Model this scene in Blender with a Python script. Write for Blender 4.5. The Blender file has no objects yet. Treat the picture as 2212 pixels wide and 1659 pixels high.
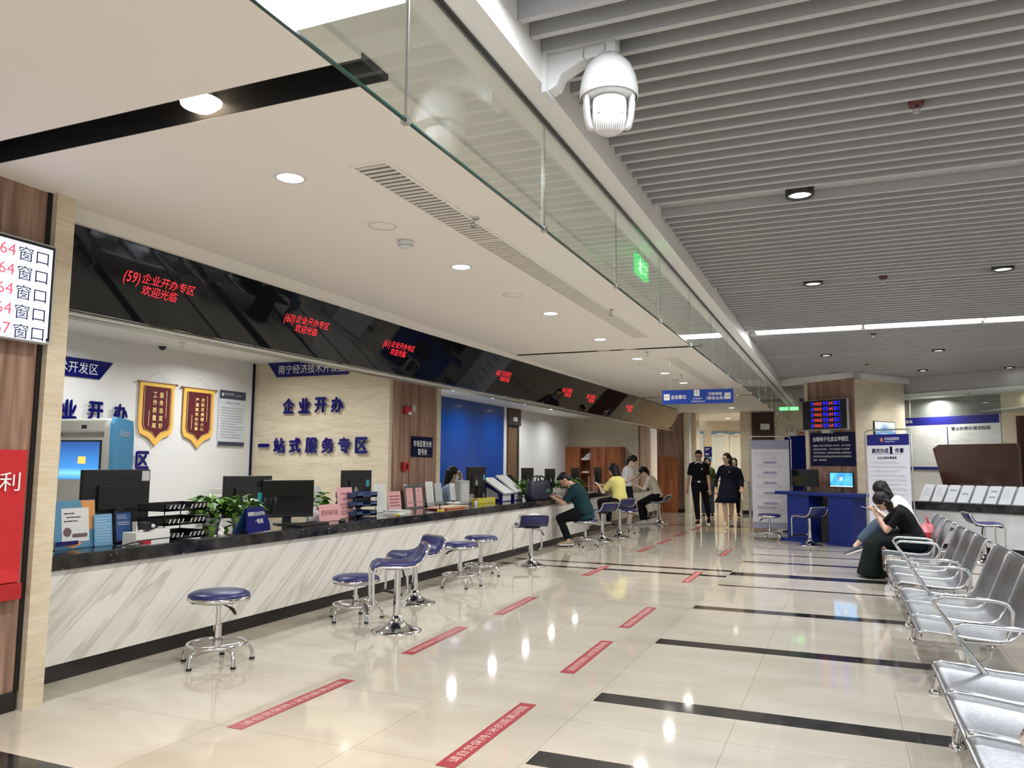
import bpy, bmesh, math, random
from mathutils import Vector, Matrix
S = bpy.context.scene
C = S.collection
R = math.radians
PI = math.pi

# ------------------------------------------------------------------ camera
YAW, PITCH, ROLL, FPX = -0.401284722, 0.102157077, 0.00819147869, 1687.79668
fw = Vector((math.sin(YAW)*math.cos(PITCH), math.cos(YAW)*math.cos(PITCH), math.sin(PITCH)))
rt = Vector((math.cos(YAW), -math.sin(YAW), 0)); up = rt.cross(fw)
cr, sr = math.cos(ROLL), math.sin(ROLL)
r2 = cr*rt + sr*up; u2 = -sr*rt + cr*up
cam = bpy.data.cameras.new('camera'); cam.sensor_width = 36; cam.lens = FPX/2212*36
cam.clip_start = .05; cam.clip_end = 200
co = bpy.data.objects.new('camera', cam); C.objects.link(co)
co.matrix_world = Matrix(((r2.x, u2.x, -fw.x, 0), (r2.y, u2.y, -fw.y, 0), (r2.z, u2.z, -fw.z, 1.33), (0, 0, 0, 1)))
S.camera = co
# ------------------------------------------------------------------ world, exposure
w = bpy.data.worlds.new('world'); S.world = w; w.use_nodes = True
bg = w.node_tree.nodes['Background']; bg.inputs[0].default_value = (.93, .96, 1, 1); bg.inputs[1].default_value = .62
S.view_settings.view_transform = 'Standard'; S.view_settings.look = 'None'
S.view_settings.gamma = 1; S.view_settings.use_curve_mapping = False
S.view_settings.exposure = 0.6
S.cycles.max_bounces = 8; S.cycles.diffuse_bounces = 4; S.cycles.glossy_bounces = 4
S.cycles.transparent_max_bounces = 12; S.cycles.sample_clamp_indirect = 6
# ------------------------------------------------------------------ main lights
WARM, NEUT, COOL = (1, .74, .48), (1, .95, .88), (.93, .95, 1)
def area(name, loc, sx, sy, power, col, shape='RECTANGLE', rot=(0, 0, 0), spread=180):
    l = bpy.data.lights.new(name, 'AREA'); l.shape = shape; l.size = sx; l.size_y = sy
    l.energy = power; l.color = col; l.spread = R(spread)
    o = bpy.data.objects.new(name, l); C.objects.link(o); o.location = loc; o.rotation_euler = rot
    return o
def spot(name, loc, power, col, ang, blend=.6, rad=.05, aim=None):
    l = bpy.data.lights.new(name, 'SPOT'); l.energy = power; l.color = col; l.spot_size = R(ang)
    l.spot_blend = blend; l.shadow_soft_size = rad
    o = bpy.data.objects.new(name, l); C.objects.link(o); o.location = loc
    if aim: o.rotation_euler = (Vector(aim)-Vector(loc)).to_track_quat('-Z', 'Y').to_euler()
    return o
for k in range(5):                                   # linear fittings of the slatted ceiling
    for yy in (2.2, 10.18, 17.9):
        if yy > 17 and k < 2: continue
        area('linear_light', (-.36+1.256*k, yy, 2.985), 1.2, .16, 26, COOL)
for yy in (3.27, 5.31, 7.32, 9.08, 10.94, 12.82, 14.46, 21.14, 23.37):
    area('downlight_light', (-2.69, yy, 2.835), .14, .14, 15, NEUT, 'DISK', spread=150)
for yy in (-.6, 1.3):
    area('downlight_light', (-2.69, yy, 2.835), .14, .14, 15, NEUT, 'DISK', spread=150)
for p in ((-.2, 4.92), (-.21, 7.41), (1.28, 7.45), (-.2, 12.57), (1.29, 12.59), (1.3, 15.01), (1.28, 4.95), (2.77, 7.47), (2.78, 12.6)):
    area('hall_light', (p[0], p[1], 2.965), .1, .1, 9, COOL, 'DISK', spread=120)
for p in ((-6.6, 7.31), (-6.59, 12.88), (-6.57, 14.6), (-6.54, 16.29), (-6.56, 17.99), (-6.6, 5.4), (-6.57, 11.1), (-6.57, 19.8), (-5.6, 4.6), (-5.6, 7.0)):
    area('office_light', (p[0], p[1], 2.66), .13, .13, 13, (.97, .98, 1), 'DISK', spread=160)
for yy in (2.46, 10.03, 17.45):
    for xx in (-2.62, -2.1):
        spot('slot_light', (xx, yy, 2.9), 70, WARM, 64, .9, .04, (xx+.25, yy, 0))
area('lobby_light', (-3.39, 25.64, 2.83), .14, .14, 30, WARM, 'DISK', spread=160)
area('lobby_light', (-3.0, 24.4, 2.83), .14, .14, 22, NEUT, 'DISK', spread=160)
for p in ((2.95, 15.55), (1.55, 16.3)):
    area('side_light', (p[0], p[1], 2.6), .14, .14, 16, NEUT, 'DISK', spread=160)
spot('column_light', (1.3, 14.7, 2.9), 26, NEUT, 70, .8, .05, (.95, 15.9, 1.7))

# ------------------------------------------------------------------ materials
MC = {}
def mat(name, col=(.5, .5, .5), rough=.5, metal=0, emit=None, es=0, spec=.5, trans=0, alpha=1, coat=0, ior=1.45):
    if name in MC: return MC[name]
    m = bpy.data.materials.new(name); m.use_nodes = True; b = m.node_tree.nodes['Principled BSDF']
    b.inputs['Base Color'].default_value = (*col, 1); b.inputs['Roughness'].default_value = rough
    b.inputs['Metallic'].default_value = metal; b.inputs['Specular IOR Level'].default_value = spec
    b.inputs['Transmission Weight'].default_value = trans; b.inputs['Alpha'].default_value = alpha
    b.inputs['Coat Weight'].default_value = coat; b.inputs['IOR'].default_value = ior
    if emit: b.inputs['Emission Color'].default_value = (*emit, 1); b.inputs['Emission Strength'].default_value = es
    MC[name] = m; return m
def nd(m, t, **kw):
    n = m.node_tree.nodes.new(t)
    for k, v in kw.items():
        if k in n.inputs: n.inputs[k].default_value = v
        else: setattr(n, k, v)
    return n
def lk(m, a, b): m.node_tree.links.new(a, b)
def bsdf(m): return m.node_tree.nodes['Principled BSDF']
def coords(m, scale=(1, 1, 1), rot=(0, 0, 0)):
    t = nd(m, 'ShaderNodeTexCoord'); mp = nd(m, 'ShaderNodeMapping')
    mp.inputs['Scale'].default_value = scale; mp.inputs['Rotation'].default_value = rot
    lk(m, t.outputs['Object'], mp.inputs['Vector']); return mp.outputs['Vector']
def coords2(m, rot, scale):
    # rotate first, then stretch along the turned axes
    t = nd(m, 'ShaderNodeTexCoord'); a = nd(m, 'ShaderNodeMapping'); a.inputs['Rotation'].default_value = rot
    b = nd(m, 'ShaderNodeMapping'); b.inputs['Scale'].default_value = scale
    lk(m, t.outputs['Object'], a.inputs['Vector']); lk(m, a.outputs['Vector'], b.inputs['Vector']); return b.outputs['Vector']
def ramp(m, fac, stops):
    r = nd(m, 'ShaderNodeValToRGB'); e = r.color_ramp.elements
    while len(e) < len(stops): e.new(.5)
    for k, (p, c) in enumerate(stops): e[k].position = p; e[k].color = (*c, 1)
    lk(m, fac, r.inputs['Fac']); return r.outputs['Color']
def mixc(m, fac, a, b, blend='MIX'):
    x = nd(m, 'ShaderNodeMix', data_type='RGBA', blend_type=blend)
    if isinstance(fac, (int, float)): x.inputs[0].default_value = fac
    else: lk(m, fac, x.inputs[0])
    for i, v in ((6, a), (7, b)):
        if isinstance(v, tuple): x.inputs[i].default_value = (*v, 1)
        else: lk(m, v, x.inputs[i])
    return x.outputs[2]
def noise_mat(name, c1, c2, scale, rough, vscale=(1, 1, 1), detail=6, lo=.35, hi=.65, spec=.5, dist=0, bump=0, metal=0, coat=0):
    m = mat(name, c1, rough, metal, spec=spec, coat=coat)
    n = nd(m, 'ShaderNodeTexNoise', Scale=scale, Detail=detail, Distortion=dist)
    lk(m, coords(m, vscale), n.inputs['Vector'])
    lk(m, ramp(m, n.outputs['Fac'], [(lo, c1), (hi, c2)]), bsdf(m).inputs['Base Color'])
    if bump:
        b = nd(m, 'ShaderNodeBump', Strength=bump, Distance=.01)
        lk(m, n.outputs['Fac'], b.inputs['Height']); lk(m, b.outputs['Normal'], bsdf(m).inputs['Normal'])
    return m
# polished floor tiles, 0.8 m, seams on the world grid
m = MFLOOR = mat('floor_tile', (.6, .55, .46), .055, spec=.85)
v = coords(m)
nz = nd(m, 'ShaderNodeTexNoise', Scale=1.3, Detail=7, Distortion=.6)
lk(m, coords(m, (1, 2.6, 1)), nz.inputs['Vector'])
base = ramp(m, nz.outputs['Fac'], [(.32, (.47, .43, .355)), (.7, (.54, .505, .435))])
br = nd(m, 'ShaderNodeTexBrick', Scale=1.0)
br.offset = 0; br.inputs['Mortar Size'].default_value = .0016; br.inputs['Brick Width'].default_value = .8; br.inputs['Row Height'].default_value = .8
br.inputs['Color1'].default_value = (1, 1, 1, 1); br.inputs['Color2'].default_value = (.955, .955, .955, 1); br.inputs['Mortar'].default_value = (.55, .53, .5, 1)
mp = nd(m, 'ShaderNodeMapping'); mp.inputs['Location'].default_value = (.57, -.03, 0)
lk(m, v, mp.inputs['Vector']); lk(m, mp.outputs['Vector'], br.inputs['Vector'])
lk(m, mixc(m, 1.0, base, br.outputs['Color'], 'MULTIPLY'), bsdf(m).inputs['Base Color'])
# travertine
m = MSTONE = mat('travertine', (.6, .5, .34), .16, spec=.45)
nz = nd(m, 'ShaderNodeTexNoise', Scale=2.2, Detail=8, Distortion=.8); lk(m, coords(m, (.8, .8, 4.2)), nz.inputs['Vector'])
n2 = nd(m, 'ShaderNodeTexNoise', Scale=14, Detail=5); lk(m, coords(m, (.4, .4, 4)), n2.inputs['Vector'])
a = ramp(m, nz.outputs['Fac'], [(.3, (.59, .51, .37)), (.5, (.655, .575, .43)), (.72, (.70, .63, .485))])
b_ = ramp(m, n2.outputs['Fac'], [(.36, (.91, .895, .87)), (.58, (1, 1, 1))])
lk(m, mixc(m, 1, a, b_, 'MULTIPLY'), bsdf(m).inputs['Base Color'])
# white veined marble of the counter fronts
m = MMARB = mat('veined_marble', (.7, .69, .65), .2, spec=.45)
nz = nd(m, 'ShaderNodeTexNoise', Scale=3.2, Detail=9, Distortion=.7, Roughness=.6); lk(m, coords2(m, (R(-40), 0, 0), (1, .3, 3.4)), nz.inputs['Vector'])
n2 = nd(m, 'ShaderNodeTexNoise', Scale=1.1, Detail=4, Distortion=1.2); lk(m, coords2(m, (R(-40), 0, 0), (1, .3, 3.6)), n2.inputs['Vector'])
a = ramp(m, nz.outputs['Fac'], [(.27, (.645, .63, .595)), (.40, (.71, .70, .665)), (.54, (.755, .75, .715)), (.72, (.735, .73, .695))])
b_ = ramp(m, n2.outputs['Fac'], [(.43, (1, 1, 1)), (.485, (.86, .85, .83)), (.505, (.74, .73, .70)), (.53, (1, 1, 1))])
lk(m, mixc(m, 1, a, b_, 'MULTIPLY'), bsdf(m).inputs['Base Color'])
# black granite with pale flecks
m = MGRAN = mat('black_granite', (.012, .012, .014), .09, spec=.6)
vo = nd(m, 'ShaderNodeTexVoronoi', Scale=26, Randomness=1.0); lk(m, coords(m, (1, .8, 1)), vo.inputs['Vector'])
nz = nd(m, 'ShaderNodeTexNoise', Scale=5, Detail=3); lk(m, coords(m), nz.inputs['Vector'])
f1 = ramp(m, vo.outputs['Distance'], [(.10, (1, 1, 1)), (.2, (0, 0, 0))])
f2 = ramp(m, nz.outputs['Fac'], [(.52, (0, 0, 0)), (.66, (1, 1, 1))])
ff = mixc(m, 1, f1, f2, 'MULTIPLY')
n3 = nd(m, 'ShaderNodeTexNoise', Scale=9, Detail=6); lk(m, coords(m), n3.inputs['Vector'])
bb = ramp(m, n3.outputs['Fac'], [(.4, (.008, .008, .01)), (.75, (.045, .042, .04))])
lk(m, mixc(m, ff, bb, (.55, .54, .5)), bsdf(m).inputs['Base Color'])
# wood panelling (vertical grain)
def wood(name, c1, c2, c3, rough=.35, sc=1.0, axis=2):
    m = mat(name, c1, rough, spec=.35)
    s = [6*sc, 6*sc, 6*sc]; s[axis] = .35*sc
    nz = nd(m, 'ShaderNodeTexNoise', Scale=2.4, Detail=7, Distortion=1.1); lk(m, coords(m, tuple(s)), nz.inputs['Vector'])
    lk(m, ramp(m, nz.outputs['Fac'], [(.32, c1), (.5, c2), (.68, c3)]), bsdf(m).inputs['Base Color']); return m
MWOOD = wood('brown_panel_wood', (.20, .115, .082), (.31, .19, .14), (.43, .29, .225))
MCAB = wood('red_brown_cabinet_wood', (.19, .055, .018), (.30, .095, .03), (.40, .15, .055), .3)
MDOOR = wood('dark_door_wood', (.03, .012, .008), (.05, .02, .013), (.07, .03, .02), .35)
MLID = mat('dark_brown_lacquer', (.055, .02, .013), .18, spec=.6, coat=.5)
MWHITE = mat('white_paint', (.74, .74, .72), .6)
MCEIL = mat('ceiling_white_paint', (.87, .84, .795), .75, spec=.2)
MBEAM = mat('beam_white_paint', (.80, .79, .77), .6, spec=.25)
MSLAT = mat('grey_slat_coating', (.46, .46, .465), .4, spec=.4)
MPLEN = mat('plenum_grey', (.17, .17, .18), .8)
MBLK = mat('black_satin', (.012, .012, .013), .3)
MBLKM = mat('black_matte', (.016, .016, .017), .6)
MBASE = mat('black_skirting', (.012, .010, .009), .25)
MBAND = noise_mat('black_floor_inlay', (.010, .010, .011), (.03, .03, .032), 6, .08, spec=.6)
MBLUE = mat('royal_blue_panel', (.010, .065, .32), .14, spec=.35)
MNAVY = mat('navy_acrylic', (.008, .010, .13), .12, spec=.4)
MNAVYD = mat('dark_navy_board', (.004, .005, .042), .2, spec=.2)
MLET = mat('white_lettering', (.82, .82, .82), .5)
MGLASS = mat('screen_black_glass', (.006, .007, .009), .03, spec=.4)
MCHR = mat('chrome', (.72, .72, .73), .09, 1)
MSTEEL = mat('brushed_steel', (.56, .565, .575), .26, 1)
MSTEEL2 = noise_mat('bench_perforated_steel', (.32, .335, .35), (.45, .465, .48), 60, .3, metal=1)
MALU = mat('aluminium_trim', (.62, .62, .6), .25, 1)
MCUSH = mat('navy_vinyl', (.020, .024, .115), .33, spec=.5)
MPLB = mat('black_plastic', (.014, .014, .015), .42)
MPLW = mat('white_plastic', (.72, .73, .73), .35)
MPLG = mat('grey_plastic', (.42, .43, .43), .45)
MBEI = mat('warm_grey_plastic', (.52, .51, .46), .4)
MKBL = mat('machine_blue', (.09, .30, .52), .35)
MPAP = mat('paper_white', (.74, .76, .77), .7)
MPAPG = mat('grey_print', (.36, .38, .40), .7)
MPAPL = mat('pale_grey_print', (.55, .57, .58), .7)
MPINK = mat('pink_paper', (.78, .43, .45), .7)
MPINKP = mat('dark_pink_print', (.30, .12, .14), .7)
MACR = mat('clear_acrylic', (.9, .94, .96), .04, trans=1, ior=1.3)
MRED = mat('red_sticker', (.30, .028, .038), .3)
MREDW = mat('sticker_white_print', (.62, .42, .40), .5)
MREDP = mat('red_plastic', (.42, .02, .025), .35)
MLEDR = mat('red_led', (.1, 0, 0), .5, emit=(1, .03, .045), es=1.0)
MEMW = mat('lamp_diffuser', (1, 1, 1), .5, emit=(1, .985, .95), es=5)
MEMC = mat('tube_diffuser', (1, 1, 1), .5, emit=(.97, .985, 1), es=4)
MEMWARM = mat('warm_lamp', (1, 1, 1), .5, emit=(1, .78, .55), es=8)
# smoke curtain glass: thin pane, reflects and lets light straight through
m = MPANE = bpy.data.materials.new('smoke_curtain_glass'); m.use_nodes = True; nt = m.node_tree
nt.nodes.remove(nt.nodes['Principled BSDF'])
tr = nd(m, 'ShaderNodeBsdfTransparent'); tr.inputs[0].default_value = (.93, .96, .94, 1)
gl = nd(m, 'ShaderNodeBsdfGlossy', Roughness=.0); gl.inputs[0].default_value = (1, 1, 1, 1)
lw = nd(m, 'ShaderNodeLayerWeight', Blend=.5); pw = nd(m, 'ShaderNodeMath', operation='POWER'); pw.inputs[1].default_value = 4.6
lk(m, lw.outputs['Facing'], pw.inputs[0]); ma = nd(m, 'ShaderNodeMath', operation='MULTIPLY_ADD'); ma.inputs[1].default_value = .9; ma.inputs[2].default_value = .06; lk(m, pw.outputs[0], ma.inputs[0]); fr = ma
mx = nd(m, 'ShaderNodeMixShader'); lk(m, fr.outputs[0], mx.inputs[0]); lk(m, tr.outputs[0], mx.inputs[1]); lk(m, gl.outputs[0], mx.inputs[2])
lk(m, mx.outputs[0], nt.nodes['Material Output'].inputs[0])
MEDGE = mat('glass_green_edge', (.02, .06, .05), .1)

# ------------------------------------------------------------------ mesh builder
TXT = {}
def text_geo(s):
    if s in TXT: return TXT[s]
    cu = bpy.data.curves.new('t', 'FONT'); cu.body = s; cu.size = 1; cu.resolution_u = 2
    o = bpy.data.objects.new('t', cu); me = bpy.data.meshes.new_from_object(o)
    vs = [v.co.copy() for v in me.vertices]; fs = [tuple(p.vertices) for p in me.polygons]
    bpy.data.objects.remove(o); bpy.data.curves.remove(cu); bpy.data.meshes.remove(me)
    x0 = min(v.x for v in vs); x1 = max(v.x for v in vs); y0 = min(v.y for v in vs); y1 = max(v.y for v in vs)
    TXT[s] = (vs, fs, x0, x1, y0, y1); return TXT[s]
def V(*a): return Vector(a if len(a) > 1 else a[0])
class MB:
    def __init__(s): s.v = []; s.f = []; s.m = []; s.sm = []
    def add(s, vs, fs, m=0, smooth=False):
        n = len(s.v); s.v += [Vector(v) for v in vs]
        for f in fs: s.f.append(tuple(i+n for i in f)); s.m.append(m); s.sm.append(smooth)
        return s
    def obox(s, c, ax, ay, az, m=0):
        c, ax, ay, az = V(c), V(ax), V(ay), V(az)
        vs = [c+i*ax+j*ay+k*az for k in (-1, 1) for j in (-1, 1) for i in (-1, 1)]
        return s.add(vs, [(0, 2, 3, 1), (4, 5, 7, 6), (0, 1, 5, 4), (2, 6, 7, 3), (0, 4, 6, 2), (1, 3, 7, 5)], m)
    def box(s, x0, x1, y0, y1, z0, z1, m=0):
        return s.obox(((x0+x1)/2, (y0+y1)/2, (z0+z1)/2), ((x1-x0)/2, 0, 0), (0, (y1-y0)/2, 0), (0, 0, (z1-z0)/2), m)
    def tube(s, pts, r, n=8, m=0, closed=False, caps=True):
        pts = [V(p) for p in pts]; N = len(pts); rr = r if isinstance(r, (list, tuple)) else [r]*N
        ring = []; nrm = None
        for i, p in enumerate(pts):
            if closed: d = pts[(i+1) % N]-pts[i-1]
            else: d = pts[min(i+1, N-1)]-pts[max(i-1, 0)]
            d = d.normalized() if d.length > 1e-9 else Vector((0, 0, 1))
            if nrm is None: nrm = d.orthogonal().normalized()
            nrm = (nrm-d*nrm.dot(d)); nrm = nrm.normalized() if nrm.length > 1e-6 else d.orthogonal().normalized()
            bi = d.cross(nrm)
            ring.append([p+rr[i]*(math.cos(2*PI*k/n)*nrm+math.sin(2*PI*k/n)*bi) for k in range(n)])
        fs = []; cnt = N if closed else N-1
        for i in range(cnt):
            j = (i+1) % N
            for k in range(n): fs.append((i*n+k, i*n+(k+1) % n, j*n+(k+1) % n, j*n+k))
        s.add([q for g in ring for q in g], fs, m, True)
        if not closed and caps:
            s.add(ring[0], [tuple(range(n))[::-1]], m); s.add(ring[-1], [tuple(range(n))], m)
        return s
    def cyl(s, a, b, r, r1=None, n=16, m=0): return s.tube([a, b], [r, r if r1 is None else r1], n, m)
    def lathe(s, prof, c=(0, 0, 0), n=24, m=0, axis=(0, 0, 1), caps=True):
        q = Vector((0, 0, 1)).rotation_difference(V(axis)); c = V(c)
        vs = [c+q @ Vector((r*math.cos(2*PI*k/n), r*math.sin(2*PI*k/n), z)) for r, z in prof for k in range(n)]
        fs = [(i*n+k, i*n+(k+1) % n, (i+1)*n+(k+1) % n, (i+1)*n+k) for i in range(len(prof)-1) for k in range(n)]
        s.add(vs, fs, m, True)
        if caps:
            if prof[0][0] > 1e-5: s.add(vs[:n], [tuple(range(n))[::-1]], m)
            if prof[-1][0] > 1e-5: s.add(vs[-n:], [tuple(range(n))], m)
        return s
    def ball(s, c, rx, ry=None, rz=None, n=14, m=0, mat3=None):
        ry = rx if ry is None else ry; rz = rx if rz is None else rz; c = V(c); vs = []; h = n//2
        for i in range(h+1):
            t = PI*i/h
            for k in range(n):
                p = Vector((rx*math.sin(t)*math.cos(2*PI*k/n), ry*math.sin(t)*math.sin(2*PI*k/n), rz*math.cos(t)))
                vs.append(c+(mat3 @ p if mat3 else p))
        fs = [(i*n+k, (i+1)*n+k, (i+1)*n+(k+1) % n, i*n+(k+1) % n) for i in range(h) for k in range(n)]
        return s.add(vs, fs, m, True)
    def prism(s, poly, o, r, u, d, m=0, m_side=None):
        # poly in (r,u) plane at o, extruded by vector d
        o, r, u, d = V(o), V(r), V(u), V(d); n = len(poly)
        a = [o+x*r+y*u for x, y in poly]; b = [p+d for p in a]
        s.add(a, [tuple(range(n))[::-1]], m); s.add(b, [tuple(range(n))], m)
        s.add(a+b, [(i, (i+1) % n, n+(i+1) % n, n+i) for i in range(n)], m if m_side is None else m_side)
        return s
    def loft(s, rings, m=0, cap=True, smooth=True, closed=True):
        n = len(rings[0]); fs = []
        for i in range(len(rings)-1):
            for k in range(n if closed else n-1): fs.append((i*n+k, i*n+(k+1) % n, (i+1)*n+(k+1) % n, (i+1)*n+k))
        s.add([p for g in rings for p in g], fs, m, smooth)
        if cap and closed:
            s.add(rings[0], [tuple(range(n))[::-1]], m); s.add(rings[-1], [tuple(range(n))], m)
        return s
    def text(s, t, c, r, u, w, h, m=0, d=.0012, bold=0):
        # text block fitted into a w x h box centred at c; r right, u up, front along r x u
        vs, fs, x0, x1, y0, y1 = text_geo(t); r, u, c = V(r).normalized(), V(u).normalized(), V(c); nn = r.cross(u)*d
        sx = w/(x1-x0); sy = h/(y1-y0) if h else sx
        offs = [(0, 0)] if not bold else [(0, 0), (bold, 0), (-bold, 0), (0, bold), (0, -bold)]
        for i, (dx, dy) in enumerate(offs):
            s.add([c+r*((v.x-(x0+x1)/2)*sx+dx)+u*((v.y-(y0+y1)/2)*sy+dy)+nn*(1+i*.12) for v in vs], fs, m)
        return s
    def lines(s, c, r, u, w, h, n, m=0, d=.001, seed=1, th=.35, ragged=.35):
        # rows of print too small to read: bars
        rn = random.Random(seed); r, u, c = V(r).normalized(), V(u).normalized(), V(c); nn = r.cross(u)*d
        for i in range(n):
            y = h/2-(i+.5)*h/n; x = -w/2; end = w/2-(rn.random()*ragged*w if rn.random() < .5 else 0)
            while x < end-.02*w:
                L = min(end-x, w*(.08+.3*rn.random())); t = h/n*th/2
                p = [c+r*x+u*(y-t)+nn, c+r*(x+L)+u*(y-t)+nn, c+r*(x+L)+u*(y+t)+nn, c+r*x+u*(y+t)+nn]
                s.add(p, [(0, 1, 2, 3)], m); x += L+w*.02
        return s
    def rect(s, c, r, u, w, h, m=0, d=.001):
        r, u, c = V(r).normalized(), V(u).normalized(), V(c); c = c+r.cross(u)*d
        return s.add([c-r*w/2-u*h/2, c+r*w/2-u*h/2, c+r*w/2+u*h/2, c-r*w/2+u*h/2], [(0, 1, 2, 3)], m)
    def build(s, name, mats, parent=None, bevel=0, label=None, smooth_angle=None):
        me = bpy.data.meshes.new(name); me.from_pydata([tuple(v) for v in s.v], [], s.f)
        if not isinstance(mats, (list, tuple)): mats = [mats]
        for mm in mats: me.materials.append(mm)
        me.polygons.foreach_set('material_index', s.m); me.polygons.foreach_set('use_smooth', s.sm)
        me.update()
        o = bpy.data.objects.new(name, me); C.objects.link(o)
        if parent: o.parent = parent
        if bevel:
            b = o.modifiers.new('bevel', 'BEVEL'); b.width = bevel; b.segments = 2; b.limit_method = 'ANGLE'; b.angle_limit = R(40)
        if label: o['label'] = label
        return o
def thing(name, label, cat, loc=(0, 0, 0), rz=0, group=None):
    o = bpy.data.objects.new(name, None); C.objects.link(o); o.empty_display_size = .1
    o.location = loc; o.rotation_euler = (0, 0, rz); o['label'] = label; o['category'] = cat
    if group: o['group'] = group
    return o
def tag(o, label, cat, group=None):
    o['label'] = label; o['category'] = cat
    if group: o['group'] = group
    return o
def struct(o, label=None):
    o['kind'] = 'structure'
    if label: o['label'] = label
    return o
def kids(o): return [c for c in C.objects if c.parent == o]
def dup(root, loc, rz=None, label=None, group=None):
    r = root.copy(); C.objects.link(r); r.location = loc
    if rz is not None: r.rotation_euler = (0, 0, rz)
    if label: r['label'] = label
    if group: r['group'] = group
    for ch in root.children:
        c = ch.copy(); C.objects.link(c); c.parent = r
        for g in ch.children:
            d = g.copy(); C.objects.link(d); d.parent = c
    return r
ORD = ['nearest', 'second', 'third', 'fourth', 'fifth', 'sixth', 'seventh', 'eighth', 'ninth', 'tenth']
X, Y, Z = Vector((1, 0, 0)), Vector((0, 1, 0)), Vector((0, 0, 1))
def arc(c, a, b, r, t0, t1, n=8):
    c, a, b = V(c), V(a), V(b)
    return [c+r*(math.cos(t0+(t1-t0)*i/n)*a+math.sin(t0+(t1-t0)*i/n)*b) for i in range(n+1)]

# ================================================================== structure
def sbox(name, m, *b, bevel=0): return struct(MB().box(*b).build(name, m, bevel=bevel))
sbox('floor', MFLOOR, -7.3, 7, -3.5, 30, -.1, 0)
# white gypsum ceiling over the counter zone, cut by three black light slots
cm = MB(); zs = [(-3.5, 2.36), (2.55, 9.97), (10.09, 17.34), (17.47, 28)]
for a, b in zs: cm.box(-4.32, -1.63, a, b, 2.85, 3.05)
for a, b in ((2.36, 2.55), (9.97, 10.09), (17.34, 17.47)): cm.box(-4.32, -4.2, a, b, 2.85, 3.05)
struct(cm.build('ceiling', MCEIL))
# white step above the display fascia
struct(MB().prism([(-4.55, 2.83), (-4.34, 2.80), (-4.21, 2.85), (-4.21, 3.05), (-4.55, 3.05)], (0, 3.09, 0), X, Z, Y*20.2).build('trim_1', MCEIL))
for i, (a, b) in enumerate(((2.36, 2.55), (9.97, 10.09), (17.34, 17.47))):
    s = MB().box(-4.2, -1.63, a, b, 2.965, 3.05).box(-4.2, -1.63, a-.004, a+.002, 2.852, 3.05).box(-4.2, -1.63, b-.002, b+.004, 2.852, 3.05)
    s.box(-1.64, -1.632, a, b, 2.852, 2.97)
    struct(s.build('trim_%d' % (i+2), MBLKM))
# office ceiling behind the counter, rear soffit and walls
sbox('ceiling', MWHITE, -7.7, -4.55, -1, 23.2, 2.676, 2.8)
sbox('wall_left', MWHITE, -7.7, -7.45, -3.5, 23.2, 0, 2.8)
sbox('trim_5', MNAVYD, -7.45, -7.435, 8.435, 8.465, 0, 2.676)
# beam that carries the smoke curtain
sbox('trim_6', MBEAM, -1.63, -1.085, -3.5, 27.5, 2.875, 3.4)
# slatted ceiling of the hall
bays = [(-2.6, -.2, 19), (-.05, 2.02, 17), (2.58, 4.84, 19), (5.13, 7.40, 19), (7.66, 9.98, 19), (10.38, 12.42, 17), (12.70, 14.96, 19), (15.24, 17.7, 20), (18.1, 20.4, 19)]
sl = MB()
for a, b, n in bays:
    for k in range(n):
        y = a+(b-a)*k/(n-1); sl.box(-1.083, 7, y, y+.03, 3.0, 3.085)
struct(sl.build('ceiling_slats', MSLAT))
struct(MB().box(-1.083, 7, -3.5, 27.5, 3.15, 3.25).build('ceiling_plenum', MPLEN))
gp = MB()
for i in range(len(bays)-1):
    if i in (1, 5-1): continue
    gp.box(-1.083, 7, bays[i][1]+.035, bays[i+1][0]-.005, 3.06, 3.09)
struct(gp.build('ceiling_panels', MSLAT))
# first pillar (left edge of the picture): wood panel with a stone corner strip
sbox('wall_pillar_near', MSTONE, -5.6, -4.17, .6, 3.06, 0, 2.85)
sbox('trim_7', MWOOD, -4.17, -4.135, .8, 2.945, .1, 2.85)
sbox('trim_8', MSTONE, -4.17, -4.085, 2.97, 3.085, 0, 2.85)
sbox('baseboard_near', MBASE, -4.17, -4.12, .8, 2.955, 0, .1)
sbox('trim_9', MBLK, -4.17, -4.125, 2.945, 2.97, .1, 2.85)
# second pillar behind the counter
sbox('wall_pillar_middle', MSTONE, -7.45, -5.325, 8.48, 9.86, 0, 2.676)
sbox('trim_10', MSTONE, -5.325, -5.28, 8.48, 8.555, 0, 2.676)
sbox('trim_11', MWOOD, -5.325, -5.295, 8.56, 9.01, 0, 2.676)
sbox('trim_12', MWOOD, -5.325, -5.295, 9.03, 9.72, 0, 2.676)
sbox('trim_13', MSTONE, -5.325, -5.28, 9.74, 9.86, 0, 2.676)
sbox('trim_14', MBLK, -5.325, -5.31, 8.555, 9.74, 0, 2.676)
# third pillar
sbox('wall_pillar_far', MSTONE, -7.45, -5.42, 22.0, 24.8, 0, 2.85)
sbox('trim_15', MWOOD, -5.42, -5.39, 22.15, 22.84, 0, 2.85)
sbox('trim_16', MWOOD, -5.42, -5.39, 22.87, 23.4, 0, 2.85)
sbox('trim_17', MWHITE, -5.42, -5.385, 23.42, 24.7, 0, 2.85)
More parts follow.
